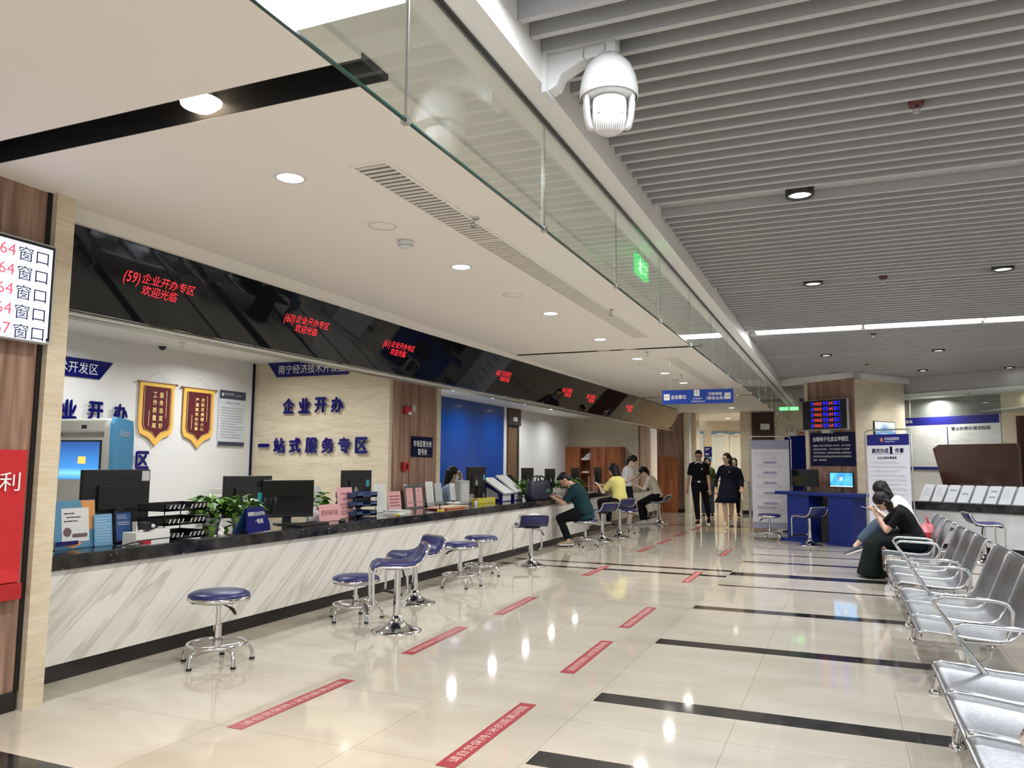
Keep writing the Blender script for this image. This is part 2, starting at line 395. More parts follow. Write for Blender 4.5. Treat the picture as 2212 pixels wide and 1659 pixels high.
# wood wall closing the counter zone, stone jamb, lobby behind
sbox('wall_end', MWOOD, -5.0, -4.2, 22.6, 22.75, .1, 2.85)
sbox('baseboard_end', MBASE, -5.0, -4.19, 22.58, 22.75, 0, .1)
sbox('trim_18', MSTONE, -4.2, -4.12, 22.5, 23.4, 0, 2.85)
sbox('trim_19', MWHITE, -4.12, -4.06, 22.6, 23.4, 0, 2.85)
sbox('wall_jamb', MSTONE, -4.06, -3.93, 22.9, 23.5, 0, 2.85)
sbox('wall_back', MSTONE, -7, 7, 27.3, 27.5, 0, 3.2)
sbox('wall_entry', MSTONE, -2.68, 7, 22.8, 23.1, 0, 3.1)
sbox('ceiling', MCEIL, -4.4, -1.0, 22.9, 27.5, 2.84, 2.849)
sbox('door_1', MDOOR, -2.36, -1.76, 22.74, 22.82, 0, 2.82)
sbox('baseboard_entry', MBASE, -2.68, -1.0, 22.78, 22.82, 0, .1)
# hall side walls out of view (they show in reflections)
sbox('wall_right', MSTONE, 7, 7.2, -3.5, 27.5, 0, 3.3)
sbox('wall_near', MWHITE, -7.3, -4.2, -3.5, -3.3, 0, 3)
# rotated column with timber and stone cladding and a white bulkhead round its head
U = Vector((.819, -.574, 0)); N = Vector((.574, .819, 0))
cc = Vector((.19, 15.0, 0))
def rbox(mb, o, s0, s1, n0, n1, z0, z1, m=0):
    return mb.obox(o+U*(s0+s1)/2+N*(n0+n1)/2+Z*(z0+z1)/2, U*(s1-s0)/2, N*(n1-n0)/2, Z*(z1-z0)/2, m)
struct(rbox(MB(), cc, -1.03, 0, .02, 1.53, 0, 3.0).build('wall_column', MSTONE))
struct(rbox(MB(), cc, -.94, -.30, -.005, .02, 0, 3.0).build('trim_20', MWOOD))
struct(rbox(MB(), cc, -.285, -.003, -.005, .02, 0, 3.0).build('trim_21', MWOOD))
struct(rbox(MB(), cc, -1.03, -.955, -.005, .02, 0, 3.0).build('trim_22', MSTONE))
hb = MB(); rbox(hb, cc, -1.62, .03, -.06, .2, 2.89, 3.0); rbox(hb, cc, -.16, .03, -.06, 2.1, 2.89, 3.0); rbox(hb, cc, .03, .2, 1.7, 2.1, 2.89, 3.0)
struct(hb.build('trim_23', MBEAM))
# wall behind the brochure counter: white soffit, grey fascia, stone end
ra = Vector((2.136, 14.171, 0))
struct(rbox(MB(), ra, -4.2, -.60, 1.62, 1.8, 0, 3.0).build('wall_board', MWHITE))
struct(rbox(MB(), ra, -.60, 3.4, 1.55, 1.8, 0, 3.0).build('wall_side', MSTONE))
struct(rbox(MB(), ra, -4.2, 4.4, 1.2, 1.6, 2.62, 2.70).build('ceiling_soffit', MWHITE)); struct(rbox(MB(), ra, -4.2, 4.4, 1.23, 1.8, 2.70, 3.0).build('ceiling_bulkhead', MSLAT))
struct(rbox(MB(), ra, -4.2, -.615, 1.58, 1.62, 2.27, 2.6).build('window_1', mat('grey_glass', (.17, .18, .18), .08)))
struct(rbox(MB(), ra, -.60, 3.4, 1.535, 1.55, 2.33, 2.36).build('trim_24', MALU))
# black inlays in the floor
k = 25
def band(x0, x1, y0, y1):
    global k
    struct(MB().box(x0, x1, y0, y1, -.01, .0008).build('trim_%d' % k, MBAND)); k += 1
for y in (3.38, 4.405, 5.98, 7.56): band(-1.355, 6.9, y, y+.175)
band(-1.35, 6.9, 9.12, 9.19)
band(-1.35, 6.9, 10.04, 10.33)
band(-1.355, 6.9, 11.46, 11.60); band(-1.355, 6.9, 12.49, 12.58); band(-1.36, 6.9, 13.5, 13.56)
band(-4.33, -1.36, 9.80, 9.93); band(-4.33, -1.36, 10.33, 10.46)
band(-4.2, -.9, 17.75, 17.9)
band(-4.05, -1.36, 2.33, 2.53)
# seam lines are in the tile material
# ================================================================== service counter
def cx(y): return -4.43-.006*(y-3.34)       # plan line of the counter front
SLOPE = math.atan(.0163)
ZT = .755
def counter(name, label, y0, y1, dx, end=False, lab2=''):
    t = thing(name, label, 'counter', (cx(y0)+dx, y0, 0), 0)
    def P(y, off, z): return (cx(y)+dx-off, y, z)
    def slab(mb, o0, o1, z0, z1, m=0, ye=0):
        vs = [P(yy, oo, zz) for zz in (z0, z1) for oo in (o0, o1) for yy in (y0, y1+ye)]
        lo = Vector(t.location); vs = [Vector(v)-lo for v in vs]
        mb.add(vs, [(0, 1, 3, 2), (4, 6, 7, 5), (0, 4, 5, 1), (2, 3, 7, 6), (0, 2, 6, 4), (1, 5, 7, 3)], m)
        return mb
    slab(MB(), .0, .06, .1, .665).build('front_panel', MMARB, t)
    slab(MB(), .005, .5, 0, .1).build('kickboard', MBASE, t)
    slab(MB(), -.03, .80, .665, ZT).build('countertop', MGRAN, t, bevel=.006)
    slab(MB(), .06, .5, .1, .66).build('carcass', MWOOD, t)
    return t
sc = counter('service_counter', 'long counter clad in veined marble with a black granite top, in front of the offices', 3.09, 14.4, 0)
s2 = counter('service_counter', 'set-back far counter of marble with a granite top beside the wooden end wall', 14.45, 21.6, -.26)
MB().box(-.48, -.02, 7.15, 7.22, 0, .665).build('end_panel', MMARB, s2)
# staff desk behind the counter (lower worktop)
# ================================================================== display fascia with red LED texts
fy0, fy1 = 3.1, 21.4
def fpt(y, t_, off=0):  # t_ 0 bottom .. 1 top, tilted glass face
    xb, zb, xt, zt_ = -4.60, 2.31, -4.40, 2.815
    sh = .0155*(y-3.34)
    nrm = Vector((zt_-zb, 0, -(xt-xb))).normalized()
    return Vector((xb+(xt-xb)*t_+sh, y, zb+(zt_-zb)*t_))+nrm*off
fas = thing('display_fascia', 'long tilted black glass fascia with red LED texts hanging above the counter', 'display', (-4.5, 3.1, 2.3))
fo = Vector(fas.location)
f = MB(); a = [fpt(fy0, 0), fpt(fy1, 0), fpt(fy1, 1), fpt(fy0, 1)]; b = [p+Vector((-.08, 0, 0)) for p in a]
f.add([p-fo for p in a+b], [(0, 1, 2, 3), (7, 6, 5, 4), (0, 4, 5, 1), (1, 5, 6, 2), (2, 6, 7, 3), (3, 7, 4, 0)])
f.build('glass_panel', MGLASS, fas)
f = MB(); q = [fpt(fy0, -.03), fpt(fy1, -.03)]
for sgn in (0,):
    f.tube([p-fo+Vector((.0, 0, -.012)) for p in q], .02, 8)
f.add([fpt(fy0, 0)-fo+Vector((-.09, 0, -.05)), fpt(fy1, 0)-fo+Vector((-.09, 0, -.05)), fpt(fy1, 0)-fo+Vector((.0, 0, -.005)), fpt(fy0, 0)-fo+Vector((.0, 0, -.005))], [(0, 1, 2, 3)])
f.build('bottom_rail', MALU, fas)
def fpy(px_y): return px_y
LED = [(59, 3.84, '企业开办专区', '欢迎光临'), (60, 5.48, '企业开办专区', '欢迎光临'), (61, 7.04, '企业开办专区', '欢迎光临'), (63, 9.86, '企业登记', '欢迎光临'), (64, 12.5, '企业登记', '欢迎光临'), (65, 13.8, '企业登记', '欢迎光临'), (66, 16.5, '企业登记', '欢迎光临')]
fu = (fpt(5, 1)-fpt(5, 0)).normalized(); fr_ = (fpt(6, 0)-fpt(5, 0)).normalized()
for num, y, t1, t2 in LED:
    s = MB()
    s.text('(%d)' % num, fpt(y, .54)-fo, fr_, fu, .13, .10, 0, .003)
    s.text(t1, fpt(y+(.315 if len(t1) > 4 else .26), .585)-fo, fr_, fu, .47 if len(t1) > 4 else .32, .072, 0, .003)
    s.text(t2, fpt(y+.26, .435)-fo, fr_, fu, .31, .072, 0, .003)
    s.build('led_text', MLEDR, fas)
# ================================================================== smoke curtain
smk = thing('smoke_curtain', 'row of clear glass smoke-curtain panes hanging below the white beam', 'glass screen', (-1.2, 1.98, 2.875))
pitch = 1.2
for k_ in range(-2, 16):
    y = k_*pitch
    o = MB(); o.box(-.005, .005, y+.004, y+pitch-.004, -.5, 0)
    o.build('glass_pane', MPANE, smk)
    MB().box(-.006, .006, y+.004, y+pitch-.004, -.506, -.5).build('bottom_edge', MEDGE, smk)
    if k_ > -2:
        c = MB(); c.box(-.012, .012, y-.012, y+.012, -.515, -.49); c.box(-.004, .004, y-.003, y+.003, -.49, 0); c.build('clamp', MALU, smk)
MB().box(-.012, .012, -2.4, 19.2, -.012, 0).build('top_channel', MBLK, smk)

# ================================================================== ceiling fixtures
def downlight(name, label, x, y, z, r, group, black=False):
    t = thing(name, label, 'ceiling light', (x, y, z), 0, group)
    if black:
        MB().lathe([(r*.78, .0), (r, .0), (r, .05), (r*.95, .09), (r*.78, .09)], (0, 0, -.015), 28, caps=False).build('housing', MBLK, t)
        MB().lathe([(0, 0), (r*.78, 0), (r*.78, .012)], (0, 0, -.004), 24).build('lens', MEMW, t)
    else:
        MB().lathe([(r*.82, -.004), (r*.95, -.006), (r, 0), (r, .01)], (0, 0, 0), 28, caps=False).build('trim_ring', MPLW, t)
        MB().lathe([(0, -.001), (r*.84, -.003), (r*.84, .008)], (0, 0, 0), 24, caps=False).build('lens', MEMW, t)
    return t
d0 = downlight('recessed_downlight', 'nearest round recessed downlight glowing in the white ceiling', -2.69, 3.27, 2.85, .085, 'white ceiling downlights')
for i, y in enumerate((5.31, 7.32, 9.08, 10.94, 12.82, 14.46, 21.14, 23.37)):
    dup(d0, (-2.69, y, 2.85 if y < 22 else 2.84), label='%s glowing round downlight from the camera along the white ceiling' % ORD[i+1])
dup(d0, (-3.39, 25.64, 2.84), label='farthest round downlight, in the lobby ceiling above the wall posters', group='lobby downlights')
d0 = downlight('recessed_downlight', 'round downlight in the office ceiling left of the stone pillar', -6.6, 7.31, 2.676, .085, 'office ceiling downlights')
for x, y, l in ((-6.59, 12.88, 'nearest downlight in the office ceiling above the blue panel'), (-6.57, 14.6, 'second downlight in the office ceiling above the blue panel'), (-6.54, 16.29, 'office downlight above the far edge of the blue panel'), (-6.56, 17.99, 'office downlight beyond the blue panel, above the dark doorway')):
    dup(d0, (x, y, 2.676), label=l)
h0 = downlight('surface_spotlight', 'nearest black ringed spotlight in the grey slatted ceiling', -.2, 4.985, 3.0, .085, 'black spotlights in the slatted ceiling', True)
for x, y, l in ((-.21, 7.53, 'left black spotlight of the second pair in the slatted ceiling'), (1.28, 7.53, 'right black spotlight of the second pair, near the right edge'), (-.2, 12.56, 'left black spotlight beyond the bright tube lights'), (1.29, 12.56, 'right black spotlight beyond the bright tube lights'), (1.3, 15.1, 'small far black spotlight right of the column bulkhead'), (2.58, 15.1, 'farthest right black spotlight above the notice board')):
    dup(h0, (x, y, 3.0), label=l)
def tube_light(label, x0, x1, y):
    t = thing('linear_light', label, 'ceiling light', ((x0+x1)/2, y, 3.0), 0, 'linear ceiling lights'); L = (x1-x0)/2
    MB().box(-L, L, -.13, .13, .012, .08).build('housing', MPLW, t)
    MB().box(-L+.01, L-.01, -.12, .12, -.004, .012).build('diffuser', MEMC, t, bevel=.004)
    return t
for i, l in enumerate(('left bright tube light in the row across the slatted ceiling', 'second bright tube light from the left in the far row', 'third bright tube light from the left, at the right edge of the photo', 'fourth tube light of the far row', 'fifth tube light of the far row')):
    tube_light(l, -.985+1.256*i, .25+1.256*i, 10.18)
for i in range(5): tube_light('%s tube light of the row above the camera, seen as a reflection in the glass' % ORD[i], -.985+1.256*i, .25+1.256*i, 2.2)
def vent(label, x, y0, y1, wd):
    t = thing('air_vent', label, 'air vent', (x, (y0+y1)/2, 2.85), 0, 'linear air vents'); L = (y1-y0)/2
    f = MB()
    for a in ((-wd/2-.02, -wd/2, -L-.02, L+.02), (wd/2, wd/2+.02, -L-.02, L+.02), (-wd/2, wd/2, -L-.02, -L), (-wd/2, wd/2, L, L+.02)): f.box(*a, -.008, 0)
    f.build('frame', MCEIL, t)
    MB().box(-wd/2, wd/2, -L, L, -.0015, -.0005).build('duct_opening', mat('duct_grey', (.10, .095, .09), .8), t)
    s = MB(); n = int((y1-y0)/.05)
    for i in range(n):
        y = -L+(i+.5)*(y1-y0)/n; s.obox((0, y, -.005), (wd/2, 0, 0), (0, .011, -.0025), (0, .0006, .0025))
    for y in [-L+(y1-y0)*j/4 for j in (1, 2, 3)]: s.box(-wd/2, wd/2, y-.012, y+.012, -.008, -.001)
    s.build('louvres', mat('vent_grey', (.66, .63, .58), .5), t)
vent('long slatted air vent in the white ceiling beside the nearest downlights', -2.19, 3.27, 9.1, .19)
vent('far air vent in the white ceiling behind the second black slot', -2.22, 10.96, 15.5, .2)
def disc(name, label, cat, x, y, z, prof, m, grp=None, n=28):
    t = thing(name, label, cat, (x, y, z), 0, grp); MB().lathe(prof, (0, 0, 0), n).build('body', m, t); return t
for x, y, l in ((-2.68, 4.17, 'flat round speaker grille beside the air vent, nearest the camera'), (-2.7, 6.37, 'second flat round speaker grille in the white ceiling'), (-2.72, 11.49, 'third flat round ceiling grille beyond the black slot'), (-2.72, 12.05, 'farthest flat round ceiling grille')):
    t = disc('ceiling_speaker', l, 'speaker', x, y, 2.85, [(0, -.008), (.09, -.008), (.1, -.004), (.1, 0)], MCEIL, 'round ceiling grilles')
    MB().lathe([(.082, -.009), (.085, -.0105), (.088, -.009)], (0, 0, 0), 28, caps=False).build('rim', MPLG, t)
for x, y, l in ((-2.73, 4.54, 'white smoke detector under the white ceiling near the first round grille'), (-2.73, 13.86, 'far white smoke detector between two downlights')):
    t = disc('smoke_detector', l, 'smoke detector', x, y, 2.85, [(.045, 0), (.055, -.012), (.055, -.03), (.04, -.045), (0, -.048)][::-1], MPLW, 'smoke detectors')
    MB().lathe([(.05, -.03), (.052, -.034), (.046, -.04)], (0, 0, 0), 24, caps=False).build('sensing_slot', MPLG, t)
def sprinkler(label, x, y, z, cup, grp, drop=.0):
    t = thing('sprinkler', label, 'sprinkler', (x, y, z), 0, grp)
    MB().lathe([(0, -.006), (.036, -.006), (.036, 0)] if not cup else [(0, -.03), (.03, -.03), (.036, .0)], (0, 0, drop), 18).build('escutcheon', MSTEEL if not cup else mat('dark_red_paint', (.10, .02, .022), .4), t)
    b = MB(); b.cyl((0, 0, drop-.006), (0, 0, drop-.03), .007, n=8); z0 = drop-.03
    b.tube([(.008, 0, z0), (.015, 0, z0-.014), (.006, 0, z0-.028)], .0025, 6); b.tube([(-.008, 0, z0), (-.015, 0, z0-.014), (-.006, 0, z0-.028)], .0025, 6)
    b.cyl((0, 0, z0-.028), (0, 0, z0-.031), .018, n=12); b.build('head', MSTEEL, t)
for x, y, l in ((-2.07, 4.25, 'metal sprinkler beside the middle of the near air vent'), (-2.07, 7.35, 'metal sprinkler near the far end of the near air vent'), (-2.4, 10.3, 'metal sprinkler just past the black slot in the white ceiling'), (-2.47, 13.11, 'metal sprinkler near the far smoke detector'), (-3.86, 19.95, 'far sprinkler near the end of the display fascia')):
    sprinkler(l, x, y, 2.85, False, 'white ceiling sprinklers')
for x, y, l in ((.36, 3.91, 'dark red cupped sprinkler hanging from the near slatted ceiling'), (.37, 7.55, 'sprinkler between the second pair of black spotlights'), (.39, 10.75, 'sprinkler just beyond the bright tube lights'), (.39, 13.93, 'sprinkler above the column bulkhead')):
    sprinkler(l, x, y, 3.02, True, 'slatted ceiling sprinklers')
sprinkler('small sprinkler in the office ceiling beside the dome camera', -6.9, 6.64, 2.676, False, 'office sprinklers')
t = thing('dome_camera', 'small black dome camera under the office ceiling', 'camera', (-7.2, 6.64, 2.676))
MB().lathe([(0, -.03), (.055, -.03), (.06, 0)], (0, 0, 0), 20).build('base', MPLW, t)
MB().ball((0, 0, -.03), .045, .045, .045, 16).build('dome', MBLK, t)
# speed dome camera on the beam
t = thing('security_camera', 'large white dome security camera on a wall bracket beneath the slatted ceiling', 'camera', (-.82, 2.9, 2.97))
b = MB()
b.prism([(-.06, -.135), (.06, -.135), (.06, .06), (-.06, .06)], (-.265, 0, 0), Y, Z, X*.02)
prof = [(.02, -.12), (.055, -.105), (.075, -.06), (.16, -.02), (.27, -.012), (.30, -.012), (.30, .05), (.27, .055), (.02, .05)]
b.prism(prof, (-.265, .035, 0), X, Z, Y*-.07)
b.build('bracket', MPLW, t, bevel=.006)
b = MB(); b.lathe([(.0, .075), (.04, .075), (.045, .06), (.045, -.0), (.05, -.01)][::-1], (0, 0, 0), 24); b.build('mount_neck', MPLW, t)
MB().lathe([(.112, -.185), (.117, -.18), (.1165, -.15), (.108, -.10), (.09, -.055), (.06, -.02), (.03, -.008), (0, -.006)], (0, 0, 0), 40, caps=False).build('shroud', MPLW, t)
b = MB(); fd = Vector((.35, -.94, 0)).normalized(); sd = Vector((fd.y*-1, fd.x, 0))
b.lathe([(0, -.172), (.106, -.172), (.108, -.182), (.1, -.19), (.0, -.19)], (0, 0, 0), 36)
for s_ in (-1, 1):
    rings = []
    for z, wd, o_ in ((-.185, .05, .088), (-.22, .05, .09), (-.27, .042, .085), (-.305, .025, .075), (-.312, .012, .07)):
        rings.append([sd*s_*(o_+.014*math.cos(q)) + fd*(wd*math.sin(q)) + Z*z for q in [2*PI*i/14 for i in range(14)]])
    b.loft(rings)
b.build('yoke', MPLW, t)
b = MB(); rings = []
for z, r in ((-.186, .055), (-.192, .07), (-.21, .077), (-.25, .079), (-.285, .074), (-.31, .062), (-.325, .042), (-.33, .01)):
    rings.append([sd*(min(.066, max(-.066, r*math.cos(q)))) + fd*(r*math.sin(q)) + Z*z for q in [2*PI*i/28 for i in range(28)]])
b.loft(rings); b.build('camera_ball', MPLW, t)
b = MB()
for i in range(13):
    x = (i-6)*.0085; h = math.sqrt(max(0, .070**2-x*x))
    b.tube([sd*x+fd*(h+.003)+Z*-.288, sd*x+fd*(h*.88+.002)+Z*-.31, sd*x+fd*(h*.55)+Z*-.327], .0028, 6)
b.build('heat_fins', MPLW, t, label='ribbed lower lip')
b = MB()
for s_ in (-1, 1): b.obox(sd*s_*.045+fd*.0655+Z*-.262, sd*.003, fd*.003, Z*.009)
b.build('screw_slots', MPLG, t)
b = MB(); b.tube(arc((-.045, -.045, .0), X, Z, .048, R(20), R(330), 22), .0016, 6); b.tube([(-.002, -.047, .018), (.0, -.05, .0), (-.03, -.05, -.03)], .0016, 6); b.build('safety_wire', MSTEEL, t)
# exit signs: one hanging under the slats (seen mirrored in the glass), one far away
MEXG = mat('exit_sign_green', (.05, .5, .12), .4, emit=(.10, .9, .22), es=.9)
MEXW = mat('exit_sign_white', (.8, .95, .8), .4, emit=(.75, 1, .8), es=1.2)
def exit_sign(label, x, y, z, rz, k=1):
    t = thing('exit_sign', label, 'exit sign', (x, y, z), rz, 'green exit signs'); t.scale = (k, k, k)
    MB().box(-.17, .17, -.012, .012, -.07, .07).build('panel', MEXG, t)
    s = MB()
    for sg in (-1, 1):
        r_ = X*-sg if sg > 0 else X; c0 = Vector((0, sg*.0125, 0)); r_ = X if sg < 0 else -X
        s.text('EXIT', c0+r_*.06+Z*-.035, r_, Z, .12, .03, 0, .001); s.text('安全出口', c0+r_*.06+Z*.02, r_, Z, .17, .04, 0, .001)
        s.ball(c0+r_*-.085+Z*.04+Y*sg*.001, .012, .002, .012, 10)
        for a_, b_ in (((-.085, .03), (-.095, -.01)), ((-.09, .02), (-.06, .0)), ((-.09, .025), (-.12, .005)), ((-.095, -.01), (-.065, -.03)), ((-.065, -.03), (-.07, -.06)), ((-.095, -.01), (-.125, -.045))):
            s.tube([c0+r_*a_[0]+Z*a_[1], c0+r_*b_[0]+Z*b_[1]], .007, 6)
    s.build('pictogram', MEXW, t)
    MB().cyl((-.1, 0, .07), (-.1, 0, .16), .004, n=6).cyl((.1, 0, .07), (.1, 0, .16), .004, n=6).build('hanging_rods', MALU, t)
exit_sign('green exit sign hanging behind the smoke-curtain glass', -1.30, 5.43, 2.74, R(90))
exit_sign('small green exit sign hanging beyond the far end of the beam', -1.08, 20.0, 2.72, R(0), .62)
# hanging direction sign
t = thing('direction_sign', 'blue hanging direction sign with arrows under the white ceiling', 'sign', (-1.69, 10.0, 2.2))
MB().box(-.445, .445, -.012, .012, -.09, .09).build('panel', mat('sign_blue', (.012, .06, .42), .25), t)
s = MB(); yf = -.013
for x, w_ in ((-.385, .075), (-.005, .07), (.375, .075)): s.rect((x, yf, .0 if x else .0) if x > .1 or x < -.1 else (x, yf, .045), X, Z, w_, .08 if x else .075, 0, .001)
s.build('arrow_panels', MLET, t); s = MB(); s.text('企业登记', (-.235, yf, 0), X, Z, .19, .05, 0, .002, bold=.0016); s.build('lettering', MLET, t); s = MB()
s.text('B4电梯厅', (.005, yf, -.025), X, Z, .12, .022, 0, .002); s.text('无障碍卫生间', (.01, yf, -.062), X, Z, .17, .024, 0, .002)
s.build('lettering', MLET, t); s = MB(); s.text('行政审批', (.225, yf, .03), X, Z, .17, .038, 0, .002, bold=.0012); s.text('（综合业务）', (.225, yf, -.022), X, Z, .22, .042, 0, .002, bold=.0012)
s.build('lettering', MLET, t)
s = MB()
def arrow(c, d, u_):
    c, d, u_ = V(c), V(d), V(u_); s.tube([c-d*.026, c+d*.026], .003, 6); s.tube([c+d*.026, c+d*.005+u_*.02], .003, 6); s.tube([c+d*.026, c+d*.005-u_*.02], .003, 6)
arrow((-.385, yf-.002, 0), -X, Z); arrow((-.005, yf-.002, .045), Z, X); arrow((.375, yf-.002, 0), X, Z)
s.build('arrows', MPLG, t)
MB().cyl((-.35, 0, .09), (-.35, 0, .65), .003, n=6).cyl((.35, 0, .09), (.35, 0, .65), .003, n=6).build('hanging_rods', MALU, t)
# emergency light, alarm and exit-side items on the entry wall
t = thing('emergency_light', 'white twin-lamp emergency light on the stone wall by the dark door', 'lamp', (-1.3, 22.76, 2.22))
MB().box(-.11, .11, -.04, .03, -.09, .06).build('body', MPLW, t, bevel=.01)
for x in (-.06, .06): MB().ball((x, -.03, .09), .035, .03, .03).build('lamp', MPLW, t)
t = thing('alarm_sounder', 'small red fire alarm on the far stone wall beside the emergency light', 'fire alarm', (-1.05, 22.76, 2.2))
MB().box(-.05, .05, -.04, .03, -.05, .06).build('body', MREDP, t, bevel=.008); MB().ball((0, -.04, 0), .03, .02, .03).build('strobe', MPLW, t)
t = thing('door_notice', 'pale rectangular notice stuck on the tall dark door', 'notice', (-2.0, 22.73, 2.42))
MB().box(-.12, .12, -.006, .005, -.08, .08).build('sheet', MPAP, t); MB().lines((0, -.007, 0), X, Z, .2, .12, 4, 0).build('print', MPAPL, t)
def slot_lamp(label, x, y):
    t = thing('slot_spotlight', label, 'ceiling light', (x, y, 2.918), 0, 'warm spotlights in the black slots')
    MB().cyl((0, 0, .0), (0, 0, .035), .035, .05, 18).build('housing', MBLKM, t)
    MB().lathe([(0, -.052), (.05, -.046), (.085, -.03), (.09, -.008), (.035, .002)], (0, 0, 0), 24).build('lamp_glass', MEMWARM, t)
slot_lamp('warm spotlight glowing in the near black ceiling slot', -2.56, 2.50)
slot_lamp('left warm spotlight in the second black ceiling slot', -2.95, 10.05); slot_lamp('right warm spotlight in the second black ceiling slot', -2.6, 10.05)
# ================================================================== benches
def bench():
    t = thing('waiting_bench', 'x', 'bench', (0, 0, 0), 0, 'steel waiting benches')
    prof = [(.0, .335), (-.012, .35), (-.004, .368), (.03, .376), (.12, .368), (.25, .352), (.38, .346), (.45, .355), (.49, .385), (.52, .44), (.56, .54), (.60, .64), (.635, .72), (.65, .745), (.668, .752), (.685, .742), (.688, .725)]
    wd = .575
    for i in range(3):
        y0 = i*.5833; ys = [y0+.01+wd*j/6 for j in range(7)]; dish = [.0, -.012, -.018, -.02, -.018, -.012, 0]
        s = MB(); n = len(prof)
        def nrm(k):
            a, b = prof[max(0, k-1)], prof[min(n-1, k+1)]; d = Vector((b[0]-a[0], 0, b[1]-a[1])).normalized(); return Vector((d.z, 0, -d.x))
        vs = []
        for off in (0, .006):
            for k in range(n):
                amt = 1 if 3 <= k <= 13 else .3
                for j in range(7): vs.append(Vector((prof[k][0], ys[j], prof[k][1]))+nrm(k)*(-dish[j]*amt+off))
        fs = []
        for k in range(n-1):
            for j in range(6):
                a = k*7+j; fs.append((a, a+1, a+8, a+7)); a += n*7; fs.append((a+7, a+8, a+1, a))
        for k in range(n-1):
            for j in (0, 6):
                a = k*7+j; q = (a, a+7, a+7+n*7, a+n*7); fs.append(q if j == 0 else q[::-1])
        s.add(vs, fs, 0, True); sh = s.build('seat_shell', MSTEEL2, t)
        r_ = MB()
        for y in (y0+.012, y0+wd+.008): r_.tube([(p[0], y, p[1]-.001) for p in prof], .008, 6)
        for p in (prof[1], prof[14]): r_.tube([(p[0], y0+.01, p[1]), (p[0], y0+wd+.01, p[1])], .009, 6)
        r_.build('rolled_rim', MSTEEL, sh)
    MB().box(.22, .30, .05, 1.70, .255, .325).build('beam', MSTEEL, t, bevel=.006)
    for y in (.10, 1.65):
        l = MB()
        l.tube([(.26, y, .255), (.26, y, .12)], .03, 12)
        l.tube([(.26, y, .13), (.2, y, .135), (.12, y, .125), (.075, y, .09), (.065, y, .03)], .022, 10); l.tube([(.26, y, .13), (.4, y, .135), (.52, y, .12), (.57, y, .08), (.58, y, .03)], .022, 10)
        lg = l.build('leg', MCHR, t)
        for x in (.065, .58): MB().lathe([(.036, 0), (.034, .012), (.016, .03), (.01, .034)], (x, y, 0), 16).build('glide', MCHR, lg)
    for y in (.06, 1.69):
        a = MB(); pts = [(.30, y, .30), (.46, y, .335), (.49, y, .36)]
        a.tube([(.22, y, .325), (.10, y, .49), (.075, y, .53), (.09, y, .56), (.13, y, .572), (.40, y, .565), (.45, y, .55), (.475, y, .51), (.47, y, .44), (.44, y, .345), (.41, y, .325), (.22, y, .325)], .0125, 8)
        a.build('armrest', MCHR, t)
    return t
b0 = bench(); b0.location = (.385, 2.76, 0); b0['label'] = 'nearest steel waiting bench, cut off by the bottom right corner'
for y, l in ((5.28, 'second steel waiting bench from the camera at the right edge'), (7.40, 'third steel waiting bench, empty, in front of the seated woman in black'), (9.55, 'farthest steel waiting bench, with the two women seated on it')):
    dup(b0, (.385, y, 0), label=l)
# ================================================================== stools
def round_stool(h, label, rz=0, rs=.20):
    t = thing('round_stool', label, 'stool', (0, 0, 0), rz, 'round stools')
    MB().lathe([(rs*.96, h-.035), (rs, h-.02), (rs*.985, h-.004), (rs*.85, h+.012), (rs*.5, h+.02), (0, h+.022)], (0, 0, 0), 36, caps=False).build('cushion', MCUSH, t)
    MB().lathe([(.03, h-.062), (rs*.7, h-.06), (rs*.98, h-.048), (rs*1.03, h-.036), (rs*1.03, h-.024), (rs*.99, h-.016)], (0, 0, 0), 36).build('seat_rim', MCHR, t)
    MB().cyl((0, 0, h-.06), (0, 0, h*.53), .0165, n=16).build('piston', MCHR, t)
    MB().cyl((0, 0, h*.55), (0, 0, .09), .0265, n=18).build('column', MCHR, t)
    l = MB(); l.tube([(.03, .02, h-.07), (.10, .06, h-.085)], .005, 6); l.tube([(.09, .055, h-.082), (.12, .072, h-.092), (.15, .09, h-.12)], [.007, .012, .009], 8); l.build('height_lever', MPLB, t)
    MB().tube([(.185*math.cos(2*PI*i/32), .185*math.sin(2*PI*i/32), .125) for i in range(32)], .012, 8, closed=True).build('foot_ring', MCHR, t)
    for i in range(5):
        a = 2*PI*i/5+.35; d = Vector((math.cos(a), math.sin(a), 0))
        lg = MB().tube([d*.02+Z*.105, d*.12+Z*.112, d*.185+Z*.108, d*.215+Z*.085, d*.228+Z*.05, d*.23+Z*.012], .0125, 8).build('leg', MCHR, t)
        MB().cyl(d*.23, d*.23+Z*.014, .018, n=10).build('glide', MPLB, lg)
    return t
t = round_stool(.455, 'nearest round blue stool with chrome ring, in front of the left end of the counter'); t.location = (-3.89, 4.17, 0); t.rotation_euler.z = R(-40)
for x, y, h, rz, l in ((-3.905, 5.80, .355, 20, 'low round blue stool half behind the nearest bar stool'), (-3.915, 7.81, .455, 150, 'left of the two round stools standing together mid-counter'), (-4.06, 8.65, .455, 200, 'right and farther of the two round stools standing together mid-counter'), (-3.96, 12.47, .43, -30, 'round stool under the man in the dark teal shirt'), (-4.0, 15.4, .44, 10, 'round stool right behind the woman in yellow'), (-1.3, 15.2, .45, 160, 'round stool in front of the pale banner seen from behind'), (1.25, 13.2, .45, 60, 'round stool half hidden behind the farthest bench')):
    t = round_stool(h, l); t.location = (x, y, 0); t.rotation_euler.z = R(rz)
